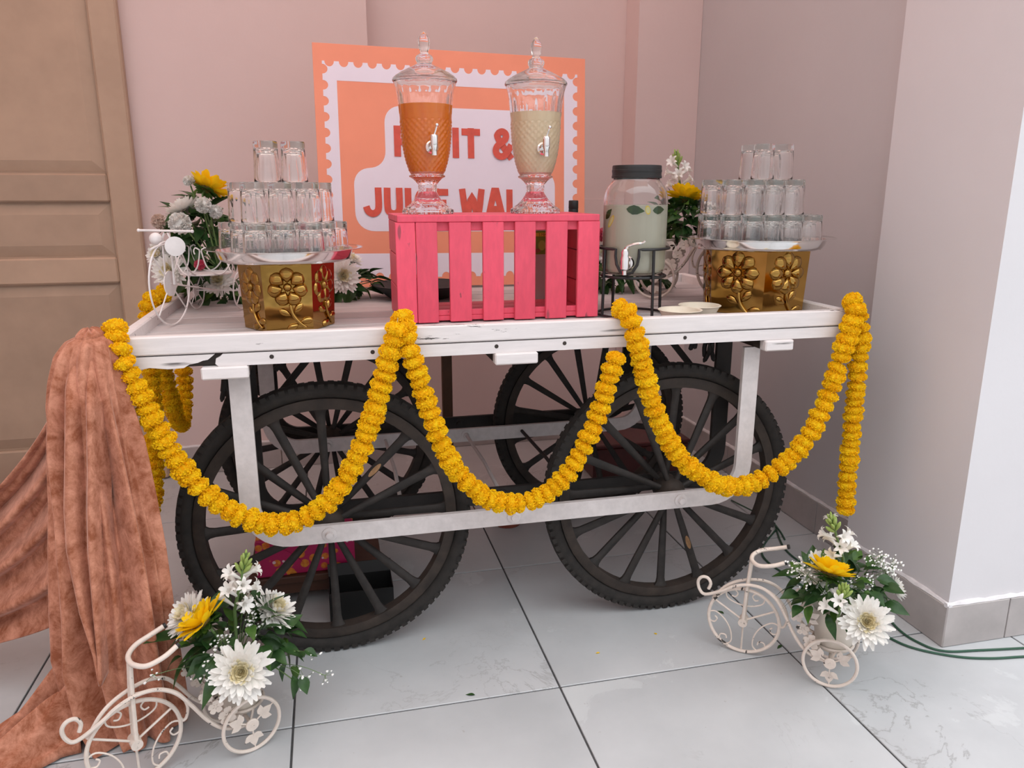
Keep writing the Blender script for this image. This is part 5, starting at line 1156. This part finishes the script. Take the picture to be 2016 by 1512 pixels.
# side swag sweeping away towards the door
def swag(u, v):
    """u along the cloth from the knot outwards, v from the upper to the lower edge"""
    A = at(lerp(110, 118, v), lerp(800, 1225, v**1.2), lerp(1.66, 1.63, v)); 
    Bp = at(lerp(-330, -330, v), lerp(1180, 1330, v), 1.93); C_ = at(lerp(10, 55, v), lerp(1010, 1262, v**0.9), lerp(1.80, 1.72, v))
    p = A*(1-u)**2+C_*(2*u*(1-u))+Bp*u*u
    f = 0.026*math.sin(v*PI*8+1.5*u+0.5)+0.012*math.sin(v*PI*15+2.0)
    return p+V(0.35*f, -f, 0.25*f)
o = grid_mesh(swag, 50, 120).build('side_swag', M['velvet'], drape, 180); sm = o.modifiers.new('thickness', 'SOLIDIFY'); sm.thickness = 0.003
# train pooling on the tiles
def train(u, v):
    c = spl_tr[min(len(spl_tr)-1, int(u*(len(spl_tr)-1)))]; nx_ = spl_tr[min(len(spl_tr)-1, int(u*(len(spl_tr)-1))+1)]; d = (nx_-c); d = d.normalized() if d.length > 1e-6 else V(-0.8, -0.6, 0); nn = V(-d.y, d.x, 0)
    w = lerp(0.055, 0.12, u); s = 2*v-1; h = lerp(0.16, 0.030, min(1, u*1.7))*(1-s*s)+0.004
    f = math.sin(v*PI*6+u*2.5)*0.35+math.sin(v*PI*11-u*4)*0.2
    return c+nn*(s*w)+V(0, 0, max(0.003, h*(1+f*0.8)))
spl_tr = spline([V(-0.545, 1.57, 0), V(-0.60, 1.57, 0), V(-0.66, 1.545, 0), V(-0.74, 1.50, 0), V(-0.84, 1.44, 0), V(-0.98, 1.38, 0)], 16)
o = grid_mesh(train, 80, 60).build('floor_train', M['velvet'], drape, 180); sm = o.modifiers.new('thickness', 'SOLIDIFY'); sm.thickness = 0.003
# ------------------------------------------------------------------ under and around the cart
M['brown_wood'] = plain('brown_veneer', (0.085, 0.035, 0.020, 1), 0.45, 0, 0.35, 8, stretch=(0.3, 3, 3))
bxw = thing('wooden_stool', 'low brown wooden stool under the cart', 'stool', (-0.08, 2.13, 0))
MB().box(-0.26, 0.105, 2.02, 2.26, 0.067, 0.088, 0.003).build('seat', M['brown_wood'], bxw)
for xx in (-0.26, 0.083):
    MB().box(xx, xx+0.022, 2.03, 2.25, 0.0005, 0.0665, 0.002).build('leg', M['brown_wood'], bxw)
MB().box(-0.237, 0.082, 2.035, 2.050, 0.030, 0.0665, 0.002).build('apron', M['brown_wood'], bxw)
m, n, l, b = nt('magenta_floral_print'); b.inputs['Roughness'].default_value = 0.55; vv = coords(n, l)
vo = n.new('ShaderNodeTexVoronoi'); vo.inputs['Scale'].default_value = 30; l.new(vv, vo.inputs['Vector'])
rr_ = ramp(n, 0.34, 0.38, (1, 1, 1, 1), (0, 0, 0, 1)); l.new(vo.outputs['Distance'], rr_.inputs['Fac'])
tt = noise(n, l, 70, 3, 0.6, vv); orr = ramp(n, 0.4, 0.6, (0.62, 0.12, 0.02, 1), (0.75, 0.30, 0.03, 1)); l.new(tt.outputs['Fac'], orr.inputs['Fac'])
c1 = mix(n, l, rr_.outputs['Color'], (0.45, 0.01, 0.10, 1), orr.outputs['Color'])
vo2 = n.new('ShaderNodeTexVoronoi'); vo2.inputs['Scale'].default_value = 34; l.new(vv, vo2.inputs['Vector']); r2_ = ramp(n, 0.14, 0.17, (1, 1, 1, 1), (0, 0, 0, 1)); l.new(vo2.outputs['Distance'], r2_.inputs['Fac'])
l.new(mix(n, l, r2_.outputs['Color'], c1, (0.75, 0.55, 0.60, 1)), b.inputs['Base Color']); M['floral'] = m
gb = thing('gift_box', 'magenta floral printed gift box on the brown stool', 'box', (-0.11, 2.12, 0.0885))
MB().box(-0.235, 0.03, 2.035, 2.20, 0.0885, 0.195, 0.003).build('box_body', M['floral'], gb)
MB().prism([(-0.235, 0.090), (-0.150, 0.090), (-0.112, 0.125), (-0.150, 0.160), (-0.235, 0.192)], 0, 0.003, Matrix.Translation((0, 2.0345, 0)) @ Matrix.Rotation(PI/2, 4, 'X')).build('flap', M['floral'], gb)
sb = thing('shoe_box', 'open black cardboard box on the floor inside the cart wheel', 'box', (0.05, 1.95, 0))
x0, x1, y0, y1, h = -0.045, 0.125, 1.905, 2.005, 0.085; k = 0.002
for bx_ in ((x0, x1, y0, y0+k, 0.0005, h), (x0, x1, y1-k, y1, 0.0005, h), (x0, x0+k, y0+k, y1-k, 0.0005, h), (x1-k, x1, y0+k, y1-k, 0.0005, h), (x0, x1, y0, y1, 0.0, 0.0005)):
    MB().box(*bx_).build('side' if bx_[5] > 0.01 else 'bottom', M['black'], sb)
MB().add([V(x0, y1, h), V(x1, y1, h), V(x1+0.002, y1+0.012, h+0.030), V(x0-0.002, y1+0.012, h+0.030), V(x0, y1+k, h), V(x1, y1+k, h), V(x1+0.002, y1+0.014, h+0.030), V(x0-0.002, y1+0.014, h+0.030)], [(0,1,2,3),(7,6,5,4),(0,4,5,1),(1,5,6,2),(2,6,7,3),(3,7,4,0)]).build('lid_flap', M['black'], sb)
MB().box(x1-0.0005, x1+0.0008, y0+0.01, y0+0.03, 0.03, 0.055).build('red_tab', plain('red_tab', (0.55, 0.04, 0.03, 1), 0.5), sb)
rb_ = thing('maroon_box', 'dark maroon metal box on the floor behind the far wheel', 'box', (1.20, 2.86, 0))
Mm = plain('maroon_paint', (0.075, 0.012, 0.012, 1), 0.4, 0, 0.3, 12)
MB().box(0.99, 1.40, 2.75, 2.98, 0.0005, 0.125, 0.004).build('box_body', Mm, rb_); MB().box(0.985, 1.405, 2.745, 2.985, 0.1255, 0.142, 0.004).build('lid', Mm, rb_)
MB().box(1.18, 1.21, 2.7405, 2.7445, 0.085, 0.118, 0.002).build('hasp', M['dark_iron'], rb_)
br = MB().lathe([(0, 0), (0.044, 0), (0.048, 0.004), (0.057, 0.070), (0.060, 0.071), (0.060, 0.082), (0.055, 0.082), (0.053, 0.070), (0, 0.066)], 32, Matrix.Translation((0.560, 2.42, 0.0005))).build('terracotta_pot', plain('terracotta', (0.30, 0.075, 0.045, 1), 0.8, 0, 0.2, 25), None, 40)
tag(br, 'terracotta pot on the floor under the middle of the cart', 'pot')
mt = MB().box(-2.2, -1.13, 2.93, 3.13, 0.0005, 0.012, 0.002).build('door_mat', plain('maroon_pile', (0.16, 0.012, 0.015, 1), 0.95, 0, 0.3, 90, bmp=0.4), None)
tag(mt, 'dark red mat lying in front of the tan door', 'mat')
# green cables running round the column
M['cable'] = plain('green_cable', (0.025, 0.085, 0.05, 1), 0.45)
def cable(label, pts, r=0.0030): return tag(MB().tube(spline(pts, 8), r, 8).build('cable', M['cable'], None), label, 'cable', 'green cables on the floor')
zc = 0.0035
cable('green cable hugging the column base along the floor', [atz(1525, 1030, zc), atz(1545, 1080, zc), atz(1600, 1120, zc), atz(1700, 1160, zc), atz(1765, 1235, zc), atz(1815, 1268, zc), atz(1862, 1282, zc), atz(1930, 1280, zc), atz(2030, 1275, zc), atz(2150, 1268, zc)])
cable('green cable lying further out from the column base', [atz(1528, 1042, zc), atz(1500, 1090, zc), atz(1560, 1140, zc), atz(1660, 1200, zc), atz(1745, 1252, zc), atz(1800, 1276, zc), atz(1880, 1292, zc), atz(1950, 1296, zc), atz(2030, 1292, zc), atz(2150, 1290, zc)])
bk = tag(MB().tube(spline([atz(1440, 985, 0.004), atz(1480, 1005, 0.02), atz(1515, 1022, 0.02), atz(1535, 1045, 0.004), atz(1545, 1062, 0.004)], 6), 0.0028, 8).build('cable', M['cable'], None), 'short green cable looping behind the cart wheel by the column', 'cable', 'green cables on the floor')
# fallen petals and leaf scraps
scr = leaf_mesh('fallen_leaf', M['leaf'], 0.022, 0.005, 0.05, 0.2)
for (px_, py_, rz, lab) in ((1425, 1208, 0.4, 'dark fallen leaf on the tile inside the tricycle wheel by the column'), (935, 1368, 1.2, 'tiny dark leaf scrap beside the tile joint'), (1540, 1270, 2.0, 'leaf scrap below the tricycle front wheel by the column')):
    o = inst('fallen_leaf', scr, None, Matrix.Translation(atz(px_, py_, 0.0018)) @ Matrix.Rotation(rz, 4, 'Z')); tag(o, lab, 'leaf', 'leaf scraps on the floor')
pt = leaf_mesh('fallen_petal', M['marigold'], 0.011, 0.003, 0.1, 0.2)
for (px_, py_, rz, lab) in ((1293, 1249, 0.3, 'fallen orange petal between the wheel and the tricycle'), (1181, 1285, 1.4, 'fallen yellow petal on the middle of the tile'), (838, 1256, 2.2, 'fallen yellow petal in front of the cart wheel by the drape')):
    o = inst('fallen_petal', pt, None, Matrix.Translation(atz(px_, py_, 0.0015)) @ Matrix.Rotation(rz, 4, 'Z')); tag(o, lab, 'petal', 'fallen petals on the floor')
